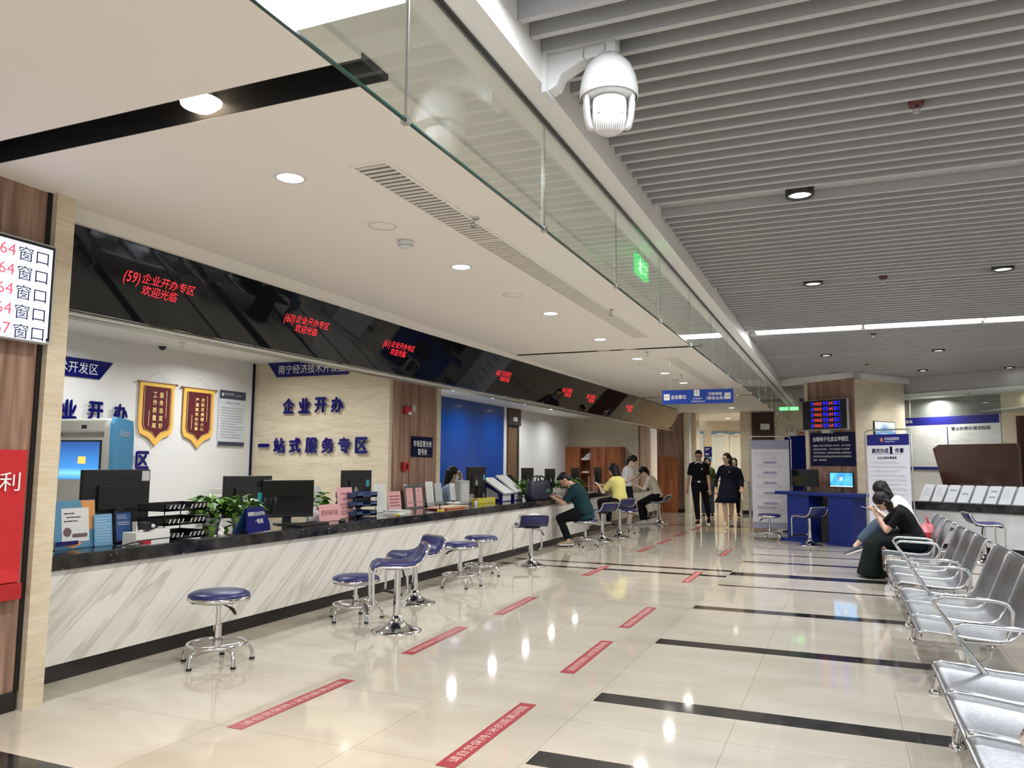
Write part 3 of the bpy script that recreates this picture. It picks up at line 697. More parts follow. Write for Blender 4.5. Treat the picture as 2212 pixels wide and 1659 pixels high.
def bar_stool(h, label):   # seat faces +y of the thing, low back at -y
    t = thing('bar_stool', label, 'stool', (0, 0, 0), 0, 'bar stools with low backs')
    hw = .19
    prof = [(.20, -.045), (.185, -.012), (.15, .006), (.06, .0), (-.04, -.004), (-.11, .006), (-.155, .03), (-.185, .075), (-.203, .118), (-.212, .135)]
    rings = []
    for k, (y, z) in enumerate(prof):
        a, b = prof[max(0, k-1)], prof[min(len(prof)-1, k+1)]; d = Vector((0, b[0]-a[0], b[1]-a[1])).normalized(); nn = Vector((0, d.z, -d.y))
        nn = nn if nn.z > 0 or k > 5 else -nn
        nn = Vector((0, -d.z, d.y)); nn = -nn
        ww = hw*(1 if 0 < k < len(prof)-1 else .9)
        c = Vector((0, y, h+z)); th = .016
        rings.append([c+X*sx*ww+nn*sy*th for sx, sy in ((-1, -.3), (-.97, -1), (.97, -1), (1, -.3), (1, .3), (.97, 1), (.5, 1.15), (-.5, 1.15), (-.97, 1), (-1, .3))])
    MB().loft(rings).build('seat', MCUSH, t)
    f = MB()
    side = [(.205, -.30), (.21, -.06), (.195, -.02), (.15, -.008), (.06, -.012), (-.04, -.016), (-.115, -.006), (-.165, .028), (-.195, .075), (-.220, .138)]
    for s_ in (-1, 1):
        f.tube([(s_*(hw+.008), y, h+z) for y, z in side]+[(s_*(hw-.02), -.226, h+.148)], .0115, 8)
        f.tube([(s_*(hw+.008), .205, h-.30), (s_*(hw+.004), .212, h-.335), (s_*(hw-.03), .24, h-.35)], .0115, 8)
    f.tube([(hw-.02, -.226, h+.148), (0, -.228, h+.15), (-hw+.02, -.226, h+.148)], .0115, 8)
    f.build('side_frame', MCHR, t)
    MB().tube([(-hw+.02, .24, h-.35), (hw-.02, .24, h-.35)], .015, 8).build('footrest', MPLB, t)
    MB().cyl((0, 0, h-.03), (0, 0, h*.42), .026, n=18).build('piston', MCHR, t)
    MB().cyl((0, 0, h*.46), (0, 0, .06), .031, n=18).build('column', MCHR, t)
    MB().box(-.1, .1, -.08, .1, h-.04, h-.022).build('mount_plate', MPLB, t)
    MB().lathe([(.2, 0), (.2, .006), (.17, .016), (.12, .03), (.075, .055), (.045, .09), (.034, .12), (0, .12)], (0, 0, 0), 36).build('base', MCHR, t)
    l = MB(); l.tube([(.02, 0, h-.045), (.12, -.05, h-.07)], .004, 6); l.tube([(.12, -.05, h-.07), (.16, -.07, h-.13)], [.006, .01], 8); l.build('height_lever', MPLB, t)
    return t
for x, y, h, fd_, l in ((-3.34, 5.55, .53, 127, 'nearest blue bar stool with a low back and trumpet base'), (-3.84, 6.70, .47, 152, 'blue bar stool directly behind the nearest bar stool'), (-3.85, 9.76, .53, 35, 'lone bar stool turned towards the counter in mid-hall'), (-3.97, 13.5, .52, 60, 'bar stool right of the seated man in teal'), (-3.88, 14.34, .56, 60, 'bar stool just behind the woman in yellow'), (-3.92, 17.91, .51, 84, 'far bar stool under the woman in a cream blouse'), (-.58, 14.38, .50, 49, 'bar stool in front of the blue self-service desk'), (1.78, 12.9, .55, -82, 'bar stool behind the benches at the brochure counter')):
    t = bar_stool(h, l); t.location = (x, y, 0); t.rotation_euler.z = R(fd_)
# ================================================================== floor stickers
def sticker(x, y, rz, label, L=1.0, wd=.095):
    t = thing('floor_sticker', label, 'floor sticker', (x, y, .001), rz, 'red distance stickers')
    MB().box(-wd/2, wd/2, -L/2, L/2, 0, .0012).build('tape', MRED, t)
    s = MB(); s.text('请自觉保持1米的距离间隔', (0, 0, .0013), Y, -X, L*.88, wd*.56, 0, .0006)
    s.build('lettering', MREDW, t)
for i, (x, y, a) in enumerate(((-2.86, 3.70, 0), (-2.89, 5.40, 3), (-2.90, 6.99, 3), (-2.93, 9.69, 1), (-2.96, 12.55, 0), (-2.96, 13.86, 0), (-2.97, 15.5, 0), (-2.96, 17.1, 0))):
    sticker(x, y, R(a), '%s red distance sticker from the camera in the left row on the floor' % ORD[i], .98 if i < 5 else 1.0)
for i, (x, y, a) in enumerate(((-1.665, 3.70, 0), (-1.69, 5.40, 1), (-1.71, 6.93, 0), (-1.72, 9.67, 0), (-1.73, 12.6, 0))):
    sticker(x, y, R(a), '%s red distance sticker from the camera in the right row on the floor' % ORD[i])
# ================================================================== left pillar: screen and red notice
t = thing('display_screen', 'bright call-number screen hung on the wooden pillar at the left edge', 'screen', (-4.05, 2.42, 2.24))
MB().box(-.03, .025, -.55, .525, -.275, .28).build('housing', MPLG, t, bevel=.008)
MB().box(.02, .027, -.535, .512, -.258, .268).build('bezel', MBLK, t)
MSCR = mat('screen_pale_blue', (.5, .55, .75), .2, emit=(.62, .70, 1), es=.95)
MB().box(.025, .0285, -.52, .498, -.243, .253).build('screen', MSCR, t)
MSR = mat('screen_red', (.6, .05, .08), .3, emit=(.62, .09, .13), es=.8); MSK = mat('screen_dark_blue', (.01, .012, .04), .3)
xx = .0288
for i, n_ in enumerate(('64', '64', '64', '64', '67')):
    s = MB(); z = .20-.105*i; s.text(n_, (xx, .245, z), Y, Z, .085, .062, 0, .001); s.text('窗口', (xx, .39, z-.006), Y, Z, .17, .078, 1, .001)
    s.text('号到', (xx, .08, z), Y, Z, .16, .075, 1, .001); s.text('W04%d' % (2+(i > 3)), (xx, -.14, z), Y, Z, .2, .062, 0, .001); s.text('请', (xx, -.31, z), Y, Z, .075, .075, 1, .001)
    s.rect((.0285, .06, z), Y, Z, .86, .095, 2, .0001); s.build('call_line', [MSR, MSK, MSCR], t)
t = thing('red_notice', 'red notice panel with white characters on the left wooden pillar', 'notice', (-4.135, 2.4, 1.0))
MB().box(0, .02, -.6, .52, -.32, .385).build('panel', mat('notice_red', (.52, .022, .03), .35), t)
MB().box(0, .05, -.6, .52, -.41, -.325).build('ledge', mat('ledge_red', (.40, .015, .02), .4), t, bevel=.004)
MB().text('便利', (.021, .36, .215), Y, Z, .24, .10, 0, .012).build('lettering', MLET, t)
MB().prism([(-.6, -.32), (.52, -.32), (.52, -.27), (.47, -.262), (.44, -.245), (.38, -.258), (.33, -.236), (.27, -.25), (.1, -.24), (-.2, -.25), (-.6, -.24)], (.0205, 0, 0), Y, Z, X*.002).build('printed_skyline', mat('notice_red_dark', (.60, .03, .035), .35), t)
# ================================================================== office wall: pennants, plates, letters
def sign_block(name, label, o, r, z_sign, parts):
    pass
def trapezoid_sign(label, c, r, w_, h_):
    t = thing('wall_sign', label, 'sign', c, 0, 'district name plates'); r = V(r); n_ = r.cross(Z)
    MB().prism([(-w_/2, h_/2), (-w_/2+.16, -h_/2), (w_/2-.16, -h_/2), (w_/2, h_/2)][::-1], -n_*.0, r, Z, n_*.02).build('plate', MNAVY, t)
    MB().text('南宁经济技术开发区', n_*.0205, r, Z, w_*.74, h_*.6, 0, .004).build('lettering', MLET, t)
def wall_chars(label, txt, c, r, size, step, h_=None):
    t = thing('wall_lettering', label, 'lettering', c, 0, 'raised blue wall characters'); r = V(r); n_ = r.cross(Z); k_ = len(txt)
    for i, ch in enumerate(txt):
        hh = size if ch not in '一' else size*.14
        MB().text(ch, r*((i-(k_-1)/2)*step)+n_*.002, r, Z, size*.92, hh, 0, .03, bold=.011).build('character', MNAVY, t)
trapezoid_sign('navy name plate with white characters at the top of the stone pillar', (-6.49, 8.48, 2.575), X, 1.46, .20)
wall_chars('upper row of raised navy characters on the stone pillar', '企业开办', (-6.44, 8.48, 2.08), X, .19, .26)
wall_chars('lower row of raised navy characters on the stone pillar', '一站式服务专区', (-6.44, 8.48, 1.553), X, .19, .26)
trapezoid_sign('navy name plate on the white office wall, cut off by the left pillar', (-7.45, 5.46, 2.31), Y, 1.46, .20)
wall_chars('upper row of raised navy characters on the white wall above the kiosk', '企业开办', (-7.45, 5.83, 1.86), Y, .19, .318)
wall_chars('lower row of raised navy characters on the white wall, behind the kiosk', '一站式服务专区', (-7.45, 5.73, 1.34), Y, .19, .302)
MGOLD = mat('pennant_gold', (.80, .50, .08), .6); MMAR = mat('pennant_maroon', (.10, .008, .014), .75); MGPR = mat('gold_print', (.86, .70, .28), .4)
MFRI = mat('pennant_fringe', (.84, .48, .10), .8)
def pennant(label, y, z, col_a, col_b):
    t = thing('pennant', label, 'pennant', (-7.44, y, z), 0, 'award pennants'); hw = .25
    out = [(-hw, 0), (-hw, -.52), (-hw+.03, -.60), (-.10, -.645), (0, -.74), (.10, -.645), (hw-.03, -.60), (hw, -.52), (hw, 0)]
    MB().prism(out[::-1], (.01, 0, 0), Y, Z, X*.012).build('fringe', MFRI, t)
    MB().prism([(-hw, 0), (-hw, -.06), (-hw+.05, -.065), (hw-.05, -.065), (hw, -.06), (hw, 0)][::-1], (.023, 0, 0), Y, Z, X*.002).build('top_hem', MGOLD, t)
    inn = [(-hw+.045, -.045), (-hw+.045, -.49), (-hw+.07, -.55), (-.07, -.585), (0, -.65), (.07, -.585), (hw-.07, -.55), (hw-.045, -.49), (hw-.045, -.045)]
    MB().prism(inn[::-1], (.022, 0, 0), Y, Z, X*.004).build('cloth', MMAR, t)
    s = MB(); q = [(a*.93, b*.985-.004) for a, b in inn]
    s.tube([(.0265, a, b) for a, b in q], .0028, 6, closed=False)
    n_ = len(col_a)
    for i, ch in enumerate(col_a): s.text(ch, (.0265, .055, -.14-.36*i/(n_-1)), Y, Z, .055, .36/n_*.85, 0, .002, bold=.001)
    for i, ch in enumerate(col_b): s.text(ch, (.0265, -.04, -.14-.36*i/(n_-1)), Y, Z, .055, .36/n_*.85, 0, .002, bold=.001)
    s.lines((.0265, .13, -.28), -Z, Y, .40, .02, 1, 0, .001, 3); s.lines((.0265, -.115, -.42), -Z, Y, .18, .02, 1, 0, .001, 5)
    s.build('gold_characters', MGPR, t)
    MB().cyl((.02, -hw-.03, 0), (.02, hw+.03, 0), .009, n=10).ball((.02, -hw-.035, 0), .014).ball((.02, hw+.035, 0), .014).build('rod', mat('rod_brown', (.22, .10, .04), .4), t)
    MB().tube([(.012, -hw+.03, 0), (.006, 0, .13), (.012, hw-.03, 0)], .0016, 5).build('hanging_cord', MPLG, t)
pennant('left maroon and gold award pennant on the white office wall', 6.81, 2.245, '服务态度好', '工作质量高')
pennant('right maroon and gold award pennant, next to the grey plate', 7.46, 2.235, '尽职尽责暖人心', '严谨高效办实事')
t = thing('notice_plate', 'white and dark grey notice plate on the wall right of the pennants', 'notice', (-7.44, 8.05, 1.90))
MB().box(0, .015, -.24, .24, -.36, .36).build('board', mat('notice_pale', (.60, .64, .66), .25), t)
s = MB(); s.rect((.015, 0, .305), Y, Z, .48, .11, 0, .0015); s.rect((.015, 0, -.335), Y, Z, .48, .05, 0, .0015); s.build('header_bands', mat('notice_slate', (.05, .055, .085), .3), t)
s = MB(); s.text('市场监督管理', (.0165, -.07, .315), Y, Z, .17, .03, 0, .001); s.lines((.0165, .12, .30), Y, Z, .16, .02, 1, 0, .001); s.ball((.0165, -.185, .305), .002, .022, .024, 12); s.build('header_text', MPAPL, t)
s = MB(); s.text('登记窗口工作制度', (.0155, 0, .2), Y, Z, .27, .03, 0, .001, bold=.0006); s.lines((.0155, 0, -.06), Y, Z, .40, .42, 12, 0, .001, 4); s.build('body_text', MPAPG, t)
# pillar side items
t = thing('wall_sign', 'dark navy square sign with white characters on the wooden pillar side', 'sign', (-5.29, 9.34, 1.55))
MB().box(0, .012, -.285, .285, -.135, .14).build('plate', MNAVYD, t)
s = MB(); s.text('市场监管业务', (.0125, 0, .045), Y, Z, .50, .085, 0, .002, bold=.001); s.text('取号处', (.0125, 0, -.065), Y, Z, .25, .085, 0, .002, bold=.001); s.build('lettering', MLET, t)
t = thing('fire_alarm', 'red fire alarm with a white strobe high on the wooden pillar side', 'fire alarm', (-5.29, 8.90, 2.02))
MB().box(0, .05, -.075, .075, -.05, .05).build('body', MREDP, t, bevel=.006); MB().box(.03, .058, -.02, .06, -.055, -.02).build('strobe', MPLW, t)
t = thing('fire_call_point', 'red fire call point low on the wooden pillar side', 'fire alarm', (-5.29, 8.88, 1.288))
MB().box(0, .045, -.07, .07, -.055, .055).build('body', MREDP, t, bevel=.006); MB().box(.04, .048, -.01, .03, -.03, .03).build('break_panel', MBLK, t)
t = thing('wall_switch', 'small cream wall switch on the wooden pillar side', 'switch', (-5.29, 9.10, 2.06))
MB().box(0, .012, -.045, .045, -.045, .045).build('plate', MBEI, t, bevel=.003); MB().box(.01, .017, -.02, .02, -.03, .03).build('rocker', MBEI, t)
# blue panel, doorway
t = thing('wall_panel', 'large plain royal blue panel on the office wall behind the masked woman', 'wall panel', (-7.45, 15.3, 1.76))
MB().box(0, .05, -1.85, 1.66, -.93, .915).build('panel', MBLUE, t); MB().box(0, .07, -1.85, 1.66, -1.08, -.95).build('lower_ledge', MCAB, t)
MB().box(0, .06, 1.66, 1.82, -1.7, .915).build('edge_strip', MWHITE, t)
struct(MB().box(-7.45, -7.42, 17.17, 17.97, 0, 2.676).build('door_2', mat('doorway_dark', (.02, .021, .02), .6)))
t = thing('office_door', 'open brown door leaf in the dark doorway of the office wall', 'door', (-7.42, 17.17, 0))
MB().box(0, .04, .06, .55, .02, 2.2).build('leaf', wood('brown_door_wood', (.13, .075, .035), (.17, .10, .05), (.2, .12, .06), .4), t)
MB().box(.04, .07, .50, .53, 1.0, 1.1).build('handle', MALU, t)
MB().box(.0, .03, .5, .56, 1.9, 1.96).box(.0, .03, .5, .56, 1.4, 1.46).build('hinges', MALU, t)
MB().box(0, .05, .0, .8, 2.27, 2.676).build('overpanel', mat('overpanel_brown', (.06, .035, .03), .4), t)
MB().box(.051, .055, .3, .56, 2.37, 2.47).build('room_plate', MPAP, t)

# ================================================================== things on and behind the counter
def item(name, label, cat, c, rz=0, grp=None): return thing(name, label, cat, (c[0], c[1], c[2] if len(c) > 2 else ZT), rz, grp)
# in an item's own frame: +x faces the hall, +y runs along the counter, z up
def monitor_back(label, c, w_, h_, rz, z0=.09, mark=True, note=None, blk=False, white=False):
    t = item('monitor', label, 'monitor', c, rz, 'black monitors on the counter')
    MB().box(-.02, .015, -w_/2, w_/2, z0, z0+h_).build('screen_case', MPLB, t, bevel=.006)
    MB().box(-.0235, -.0195, -w_/2+.012, w_/2-.012, z0+.012, z0+h_-.012).build('screen', MGLASS, t)
    b = MB(); b.box(.015, .035, -w_*.3, w_*.3, z0+h_*.25, z0+h_*.72); b.build('back_bulge', MBLKM, t, bevel=.012)
    MB().box(.015, .018, -w_*.28, w_*.28, z0+h_*.80, z0+h_*.84).build('vent_slot', MBLKM, t)
    MB().obox((.03, 0, z0*.5+.06), (.012, 0, 0), (0, .04, 0), (0, 0, z0*.5+.06)).build('stand', MPLB, t)
    MB().lathe([(.12, 0), (.12, .008), (.03, .016), (0, .016)], (.01, 0, 0), 24).build('foot', MPLB, t)
    if mark:
        s = MB(); s.prism([(.028*math.cos(a_), .042*math.sin(a_)) for a_ in [2*PI*i/18 for i in range(18)]], (.0355, -w_*.1, z0+h_*.42), Y, Z, X*.001)
        s.build('round_mark', MPLW, t, label='pale oval mark')
        s = MB(); s.prism([(0, -.012), (.017, .008), (.014, .026), (0, .036), (-.014, .026), (-.017, .008)], (.0368, -w_*.1, z0+h_*.42), Y, Z, X*.001); s.build('leaf_mark', mat('leaf_green', (.05, .20, .05), .5), t)
    if note:
        MB().box(.0355, .037, note[0]*w_-.032, note[0]*w_+.032, z0+h_*note[1]-.04, z0+h_*note[1]+.04).build('note', mat('cyan_note', (.04, .36, .45), .6), t)
    if white:
        MB().box(.0155, .017, w_*.36, w_*.48, z0+h_*.78, z0+h_*.97).build('label', MPAP, t)
    return t
def stand_sheet(name, label, c, w_, h_, rz, msheet, draw=None, lean=.12, cat='sign', grp=None, mats=None):
    # an upright acrylic stand with a printed sheet, leaning back
    t = item(name, label, cat, c, rz, grp); u_ = Vector((-math.sin(lean), 0, math.cos(lean))); n_ = Y.cross(u_)
    MB().obox(u_*h_/2+n_*.0, Y*w_/2, u_*h_/2, n_*.002).build('sheet', msheet, t)
    MB().obox((-.045, 0, .003), (.05, 0, 0), Y*w_/2, (0, 0, .003)).build('acrylic_base', MACR, t)
    if draw:
        for nm, mm, fn in draw:
            s = MB(); fn(s, lambda y, z, o_=.0032: Y*y+u_*z+n_*o_, u_, n_); s.build(nm, mm, t)
    return t
# three leaflets at the left end
MLB = mat('leaflet_blue', (.10, .28, .46), .4); MORG = mat('leaflet_orange', (.70, .32, .10), .4); MLB2 = mat('leaflet_sky', (.16, .38, .62), .35); MCARD = mat('card_blue', (.05, .12, .33), .4)
t = stand_sheet('leaflet_stand', 'large blue and orange leaflet in an acrylic stand beside the left pillar', (-4.66, 3.68), .30, .315, 0, MLB, [
    ('orange_corners', MORG, lambda s, p, u_, n_: (s.add([p(.04, .312), p(.148, .312), p(.148, .12), p(.10, .12)], [(0, 3, 2, 1)]), s.add([p(-.10, .03), p(-.05, .08), p(.05, .03), p(-.02, .005)], [(0, 3, 2, 1)]))),
    ('white_panel', MPAP, lambda s, p, u_, n_: s.add([p(-.10, .045, .004), p(.10, .045, .004), p(.10, .265, .004), p(-.10, .265, .004)], [(0, 1, 2, 3)])),
    ('writing', MBLKM, lambda s, p, u_, n_: (s.lines(p(-.03, .23, .004), Y, u_, .11, .02, 1), s.lines(p(.0, .205, .004), Y, u_, .13, .02, 1, seed=3), s.lines(p(-.01, .18, .004), Y, u_, .15, .02, 1, seed=8))),
    ('small_figure', mat('print_brown', (.16, .11, .12), .6), lambda s, p, u_, n_: (s.prism([(.03*math.cos(i*.5), .03*math.sin(i*.5)) for i in range(12)], p(-.06, .11, .004), Y, u_, n_*.001), s.rect(p(.03, .085, .004), Y, u_, .11, .025)))])
MB().box(.02, .022, -.16, .0, .03, .055).build('price_tab', MNAVY, t)
stand_sheet('leaflet_stand', 'narrow sky blue leaflet standing right of the blue and orange one', (-4.64, 3.875), .14, .215, 0, MLB2, [('writing', mat('leaflet_print', (.4, .58, .75), .5), lambda s, p, u_, n_: s.lines(p(0, .11), Y, u_, .11, .17, 9, seed=6))])
t = stand_sheet('framed_card', 'blue card in a dark frame on the counter, third from the left pillar', (-4.72, 4.105), .15, .225, 0, MPLB, [('card', MCARD, lambda s, p, u_, n_: s.rect(p(0, .11), Y, u_, .125, .195)), ('writing', MPAPL, lambda s, p, u_, n_: (s.lines(p(0, .18), Y, u_, .10, .03, 2, 0, .002), s.lines(p(0, .135), Y, u_, .10, .03, 2, 0, .002, 5))), ])
MB().ball((.03, .02, .012), .03, .022, .012).build('pen_holder', MPLB, t)
# document camera / scanner box
t = item('document_scanner', 'white angular document scanner with a red strap on the counter', 'scanner', (-4.46, 4.12), R(3))
MB().prism([(-.15, 0), (.155, 0), (.155, .10), (.03, .105), (-.02, .085), (-.15, .09)], (.0, 0, 0), Y, Z, X*-.12).build('body', MPLW, t, bevel=.005)
MB().box(.001, .003, -.15, .15, .03, .036).build('seam', MBLK, t); MB().box(.0, .005, -.12, -.02, .005, .03).build('red_strap', MREDP, t)
s = MB(); s.prism([(-.06, .10), (.03, .105), (.07, .115), (.0, .15), (-.07, .15)], (-.02, 0, 0), Y, Z, X*-.06); s.build('arm', MPLB, t); MB().ball((-.005, 0, .125), .014).build('lens', MPLW, t)
MB().tube([(.02, -.25, .006), (.05, -.18, .012), (.02, -.1, .02), (.03, -.2, .03), (.0, -.3, .01)], .005, 6).build('cable', MPLB, t)
monitor_back('wide black monitor with a white label, left end of the counter', (-5.05, 4.3), .62, .40, R(3), .11, False, white=True)
# black three-tier letter tray
def tray_stack(label, c, w_, d_, hgt, m, slots, rz, levels=3):
    t = item('letter_tray', label, 'letter tray', c, rz, 'desk letter trays')
    for i in range(levels):
        z = .012+hgt*i/(levels-.35); b = MB()
        b.box(-d_/2, d_/2, -w_/2, w_/2, z, z+.006)
        for y in (-w_/2, w_/2-.006): b.box(-d_/2, d_/2, y, y+.006, z, z+.055)
        b.box(-d_/2, -d_/2+.006, -w_/2, w_/2, z, z+.055); b.box(d_/2-.006, d_/2, -w_/2, -w_*.18, z, z+.05); b.box(d_/2-.006, d_/2, w_*.18, w_/2, z, z+.05); b.box(d_/2-.006, d_/2, -w_/2, w_/2, z, z+.02)
        tr_ = b.build('tray', m, t)
        if slots:
            s = MB()
            for q in range(9):
                if q in (4,): continue
                y = -w_*.4+q*w_*.1; s.add([Vector((d_/2+.001, y, z+.015)), Vector((d_/2+.001, y+.012, z+.015)), Vector((d_/2+.001, y+.026, z+.045)), Vector((d_/2+.001, y+.014, z+.045))], [(0, 1, 2, 3)])
            s.build('vent_slots', MPAPL, tr_)
    for x in (-d_/2+.01, d_/2-.01):
        for y in (-w_/2+.01, w_/2-.01): MB().cyl((x, y, 0), (x, y, hgt), .004, n=8).build('post', m, t)
    return t
tray_stack('black three-tier letter tray left of the two potted pothos plants', (-4.60, 4.42), .40, .26, .27, MPLB, True, R(0))
# pothos
MLEAF = noise_mat('pothos_leaf', (.05, .15, .018), (.17, .34, .05), 9, .35, spec=.5)
def pothos(label, c, pr, ph, n, spread, hgt, seed, hang=.0, big=1.0, low=0):
    t = item('potted_plant', label, 'plant', c, 0, 'pothos on the counter')
    MB().lathe([(pr*.72, 0), (pr*.85, ph*.5), (pr, ph), (pr*.95, ph), (pr*.82, ph*.55), (0, ph*.8)], (0, 0, 0), 24).build('pot', mat('pot_white', (.62, .63, .62), .4), t)
    rn = random.Random(seed); s = MB(); st = MB()
    for i in range(n):
        a = rn.random()*2*PI; rr = spread*math.sqrt(rn.random()); zz = ph+hgt*(.12+.88*rn.random()*(1-.55*(rr/spread)**2))
        if rn.random() < hang: zz = ph*(.1+.9*rn.random()); rr = spread*(.8+.3*rn.random()); a = rn.choice((-.2, .3, .9, -.9))+rn.uniform(-.4, .4)
        base = Vector((rr*math.cos(a)*.8, rr*math.sin(a), zz)); L = (.055+.05*rn.random())*big; wd = L*.36
        out = Vector((math.cos(a+rn.uniform(-.6, .6)), math.sin(a+rn.uniform(-.6, .6)), rn.uniform(-.55, .55))).normalized()
        side = out.cross(Vector((rn.uniform(-.3, .3), rn.uniform(-.3, .3), 1))).normalized(); nn = side.cross(out)
        mid = []
        pts = []
        for k_, (l_, w2) in enumerate(((0, .15), (.12, .8), (.35, 1.0), (.65, .72), (.88, .3), (1, .0))):
            cen = base+out*L*l_-Z*(.16*L*l_*l_); pts.append((cen-side*wd*w2+nn*wd*.35*w2, cen, cen+side*wd*w2+nn*wd*.35*w2))
        vs = [p for q in pts for p in q]; fs = []
        for k_ in range(5): fs += [(k_*3, k_*3+1, k_*3+4, k_*3+3), (k_*3+1, k_*3+2, k_*3+5, k_*3+4)]
        s.add(vs, fs, 0, True)
        if i % 2 == 0: st.tube([Vector((0, 0, ph*.8)), (base+Vector((0, 0, ph)))*.5+Z*.02, base], .0018, 4)
    s.build('foliage', MLEAF, t); st.build('stems', mat('stem_green', (.08, .16, .03), .5), t)
    return t
pothos('left pothos in a white pot beside the black letter tray', (-4.98, 5.20), .088, .105, 130, .175, .20, 2, .10, 1.1)
pothos('right pothos in a white pot behind the blue desk sign', (-4.80, 5.36), .085, .115, 120, .17, .17, 5, .18, 1.05)
t = item('stone_ornament', 'small crumpled white ornament at the counter edge below the plants', 'ornament', (-4.45, 4.76))
rn = random.Random(4); s = MB()
for cx_, cz_, r_ in ((0, .02, .022), (.0, .045, .02), (-.01, .075, .013), (.0, .095, .008)):
    s.ball((cx_, rn.uniform(-.01, .01)+(.015 if cz_ > .03 and cz_ < .06 else 0), cz_), r_, r_*1.1, r_*1.2, 8)
for i, v_ in enumerate(s.v): s.v[i] = v_*(1+rn.uniform(-.12, .12))
s.sm = [False]*len(s.sm); s.build('body', MPLW, t); MB().ball((0, -.06, .008), .01, .012, .008, 8).build('loose_chip', MPLW, t)
# blue slanted desk sign
t = item('desk_sign', 'navy slanted desk sign with two lines of white characters', 'sign', (-4.48, 5.23), R(8))
prof = [(0, 0), (-.13, 0), (-.07, .205), (-.055, .205)]
pl = [(-.17, 0), (.165, 0), (.175, .06), (.13, .2), (.11, .21), (-.11, .21), (-.17, .04)]
u_ = Vector((-.26, 0, .965)); MB().prism(pl, (0, 0, 0), Y, u_, Vector((-.008, 0, 0))).build('face', MNAVY, t)
MB().prism([(-.17, 0), (.165, 0), (.11, .2), (-.11, .2)], (-.13, 0, 0), Y, Vector((.28, 0, .96)), Vector((-.005, 0, 0))).build('back_flap', mat('acrylic_blue', (.03, .09, .22), .15), t)
n_ = Y.cross(u_.normalized()); s = MB(); s.text('商事登记|企业开办|', u_*.15+n_*.003, Y, u_, .24, .04, 0, .001, bold=.0005); s.text('一窗全通', u_*.09+n_*.003+Y*.02, Y, u_, .11, .04, 0, .001, bold=.0005); s.build('lettering', MLET, t)
# two monitors side by side
m1 = monitor_back('left of the two big black monitors, with a round leaf mark and cyan note', (-5.0, 5.66), .52, .37, R(-10), .08, True, (.22, .48))
t = item('monitor', 'right of the two big black monitors, screen turned to the hall', 'monitor', (-4.80, 5.98), R(-34), 'black monitors on the counter')
MB().box(-.02, .015, -.24, .24, .065, .41).build('screen_case', MPLB, t, bevel=.006); MB().box(.0145, .017, -.23, .23, .10, .40).build('screen', MGLASS, t)
MB().box(-.05, -.02, -.04, .04, 0, .2).build('stand', MPLB, t); MB().box(-.10, .07, -.11, .11, 0, .012).build('foot', MPLB, t, bevel=.004)
t = item('keyboard', 'low black keyboard lying in front of the two big monitors', 'keyboard', (-4.56, 5.98), R(3))
MB().box(-.08, .08, -.22, .22, 0, .018).build('case', MPLB, t, bevel=.004)
s = MB()
for i in range(5):
    for j in range(15): s.box(-.068+i*.028, -.046+i*.028, -.205+j*.0275, -.182+j*.0275, .018, .023)
s.build('keys', MBLKM, t)
t = item('mouse', 'small black mouse beside the pink window sign', 'mouse', (-4.52, 6.45), 0); MB().ball((0, 0, .012), .03, .05, .02, 14).build('body', MPLB, t); MB().box(.0, .002, -.002, .03, .03, .033).build('wheel', MPLG, t)
t = item('sanitizer_bottle', 'clear pump bottle of hand sanitizer beside the pink signs', 'bottle', (-4.88, 6.49))
MB().lathe([(.048, 0), (.05, .01), (.05, .075), (.04, .095), (.018, .105), (.016, .115)], (0, 0, 0), 20).build('bottle', mat('bottle_clear', (.62, .66, .67), .15), t)
MB().lathe([(.018, .112), (.018, .128), (.007, .13), (.006, .155), (.012, .157), (.012, .17), (0, .172)], (0, 0, 0), 14).tube([(0, 0, .164), (.03, .0, .166), (.04, 0, .158)], .005, 6).build('pump', MPLW, t)
stand_sheet('desk_sign', 'wide pink desk sign with large dark characters', (-4.70, 6.50), .34, .165, 0, MPINK, [('lettering', MPINKP, lambda s, p, u_, n_: s.text('跨省通办窗', p(.0, .085), Y, u_, .27, .055, 0, .001))], lean=.1)
stand_sheet('desk_sign', 'tall pink desk sign standing right of the wide pink one', (-4.80, 6.92), .27, .32, 0, MPINK, [('lettering', MPINKP, lambda s, p, u_, n_: (s.text('高效办成', p(0, .255), Y, u_, .13, .028), s.text('一件事专窗', p(0, .20), Y, u_, .16, .028), s.text('企业信息变更', p(0, .145), Y, u_, .2, .026), s.text('登记窗口', p(0, .11), Y, u_, .15, .026), s.lines(p(0, .06), Y, u_, .18, .05, 3)))])
pothos('small pothos behind the pink desk signs', (-5.10, 6.75), .08, .11, 70, .17, .17, 9)
stand_sheet('notice_sheet', 'white sheet standing behind the small pothos', (-5.2, 6.95), .22, .32, 0, MPAP, [('writing', MPAPG, lambda s, p, u_, n_: s.lines(p(-.02, .24), Y, u_, .1, .05, 2))])
tray_stack('blue three-tier letter tray in the middle of the counter', (-4.84, 7.16), .40, .26, .26, mat('tray_blue', (.055, .085, .19), .35), False, R(0))
t = item('marker_pen', 'yellow-capped pen lying in front of the blue letter tray', 'pen', (-4.52, 7.55, ZT+.012)); MB().cyl((0, -.09, 0), (0, .06, 0), .008, n=10).build('barrel', MPAP, t); MB().cyl((0, -.11, 0), (0, -.04, 0), .012, n=10).build('cap', mat('pen_yellow', (.75, .55, .05), .4), t)
monitor_back('black monitor with a leaf mark behind the blue letter tray', (-5.2, 7.68), .58, .40, R(0), .09, True, (.3, .62))
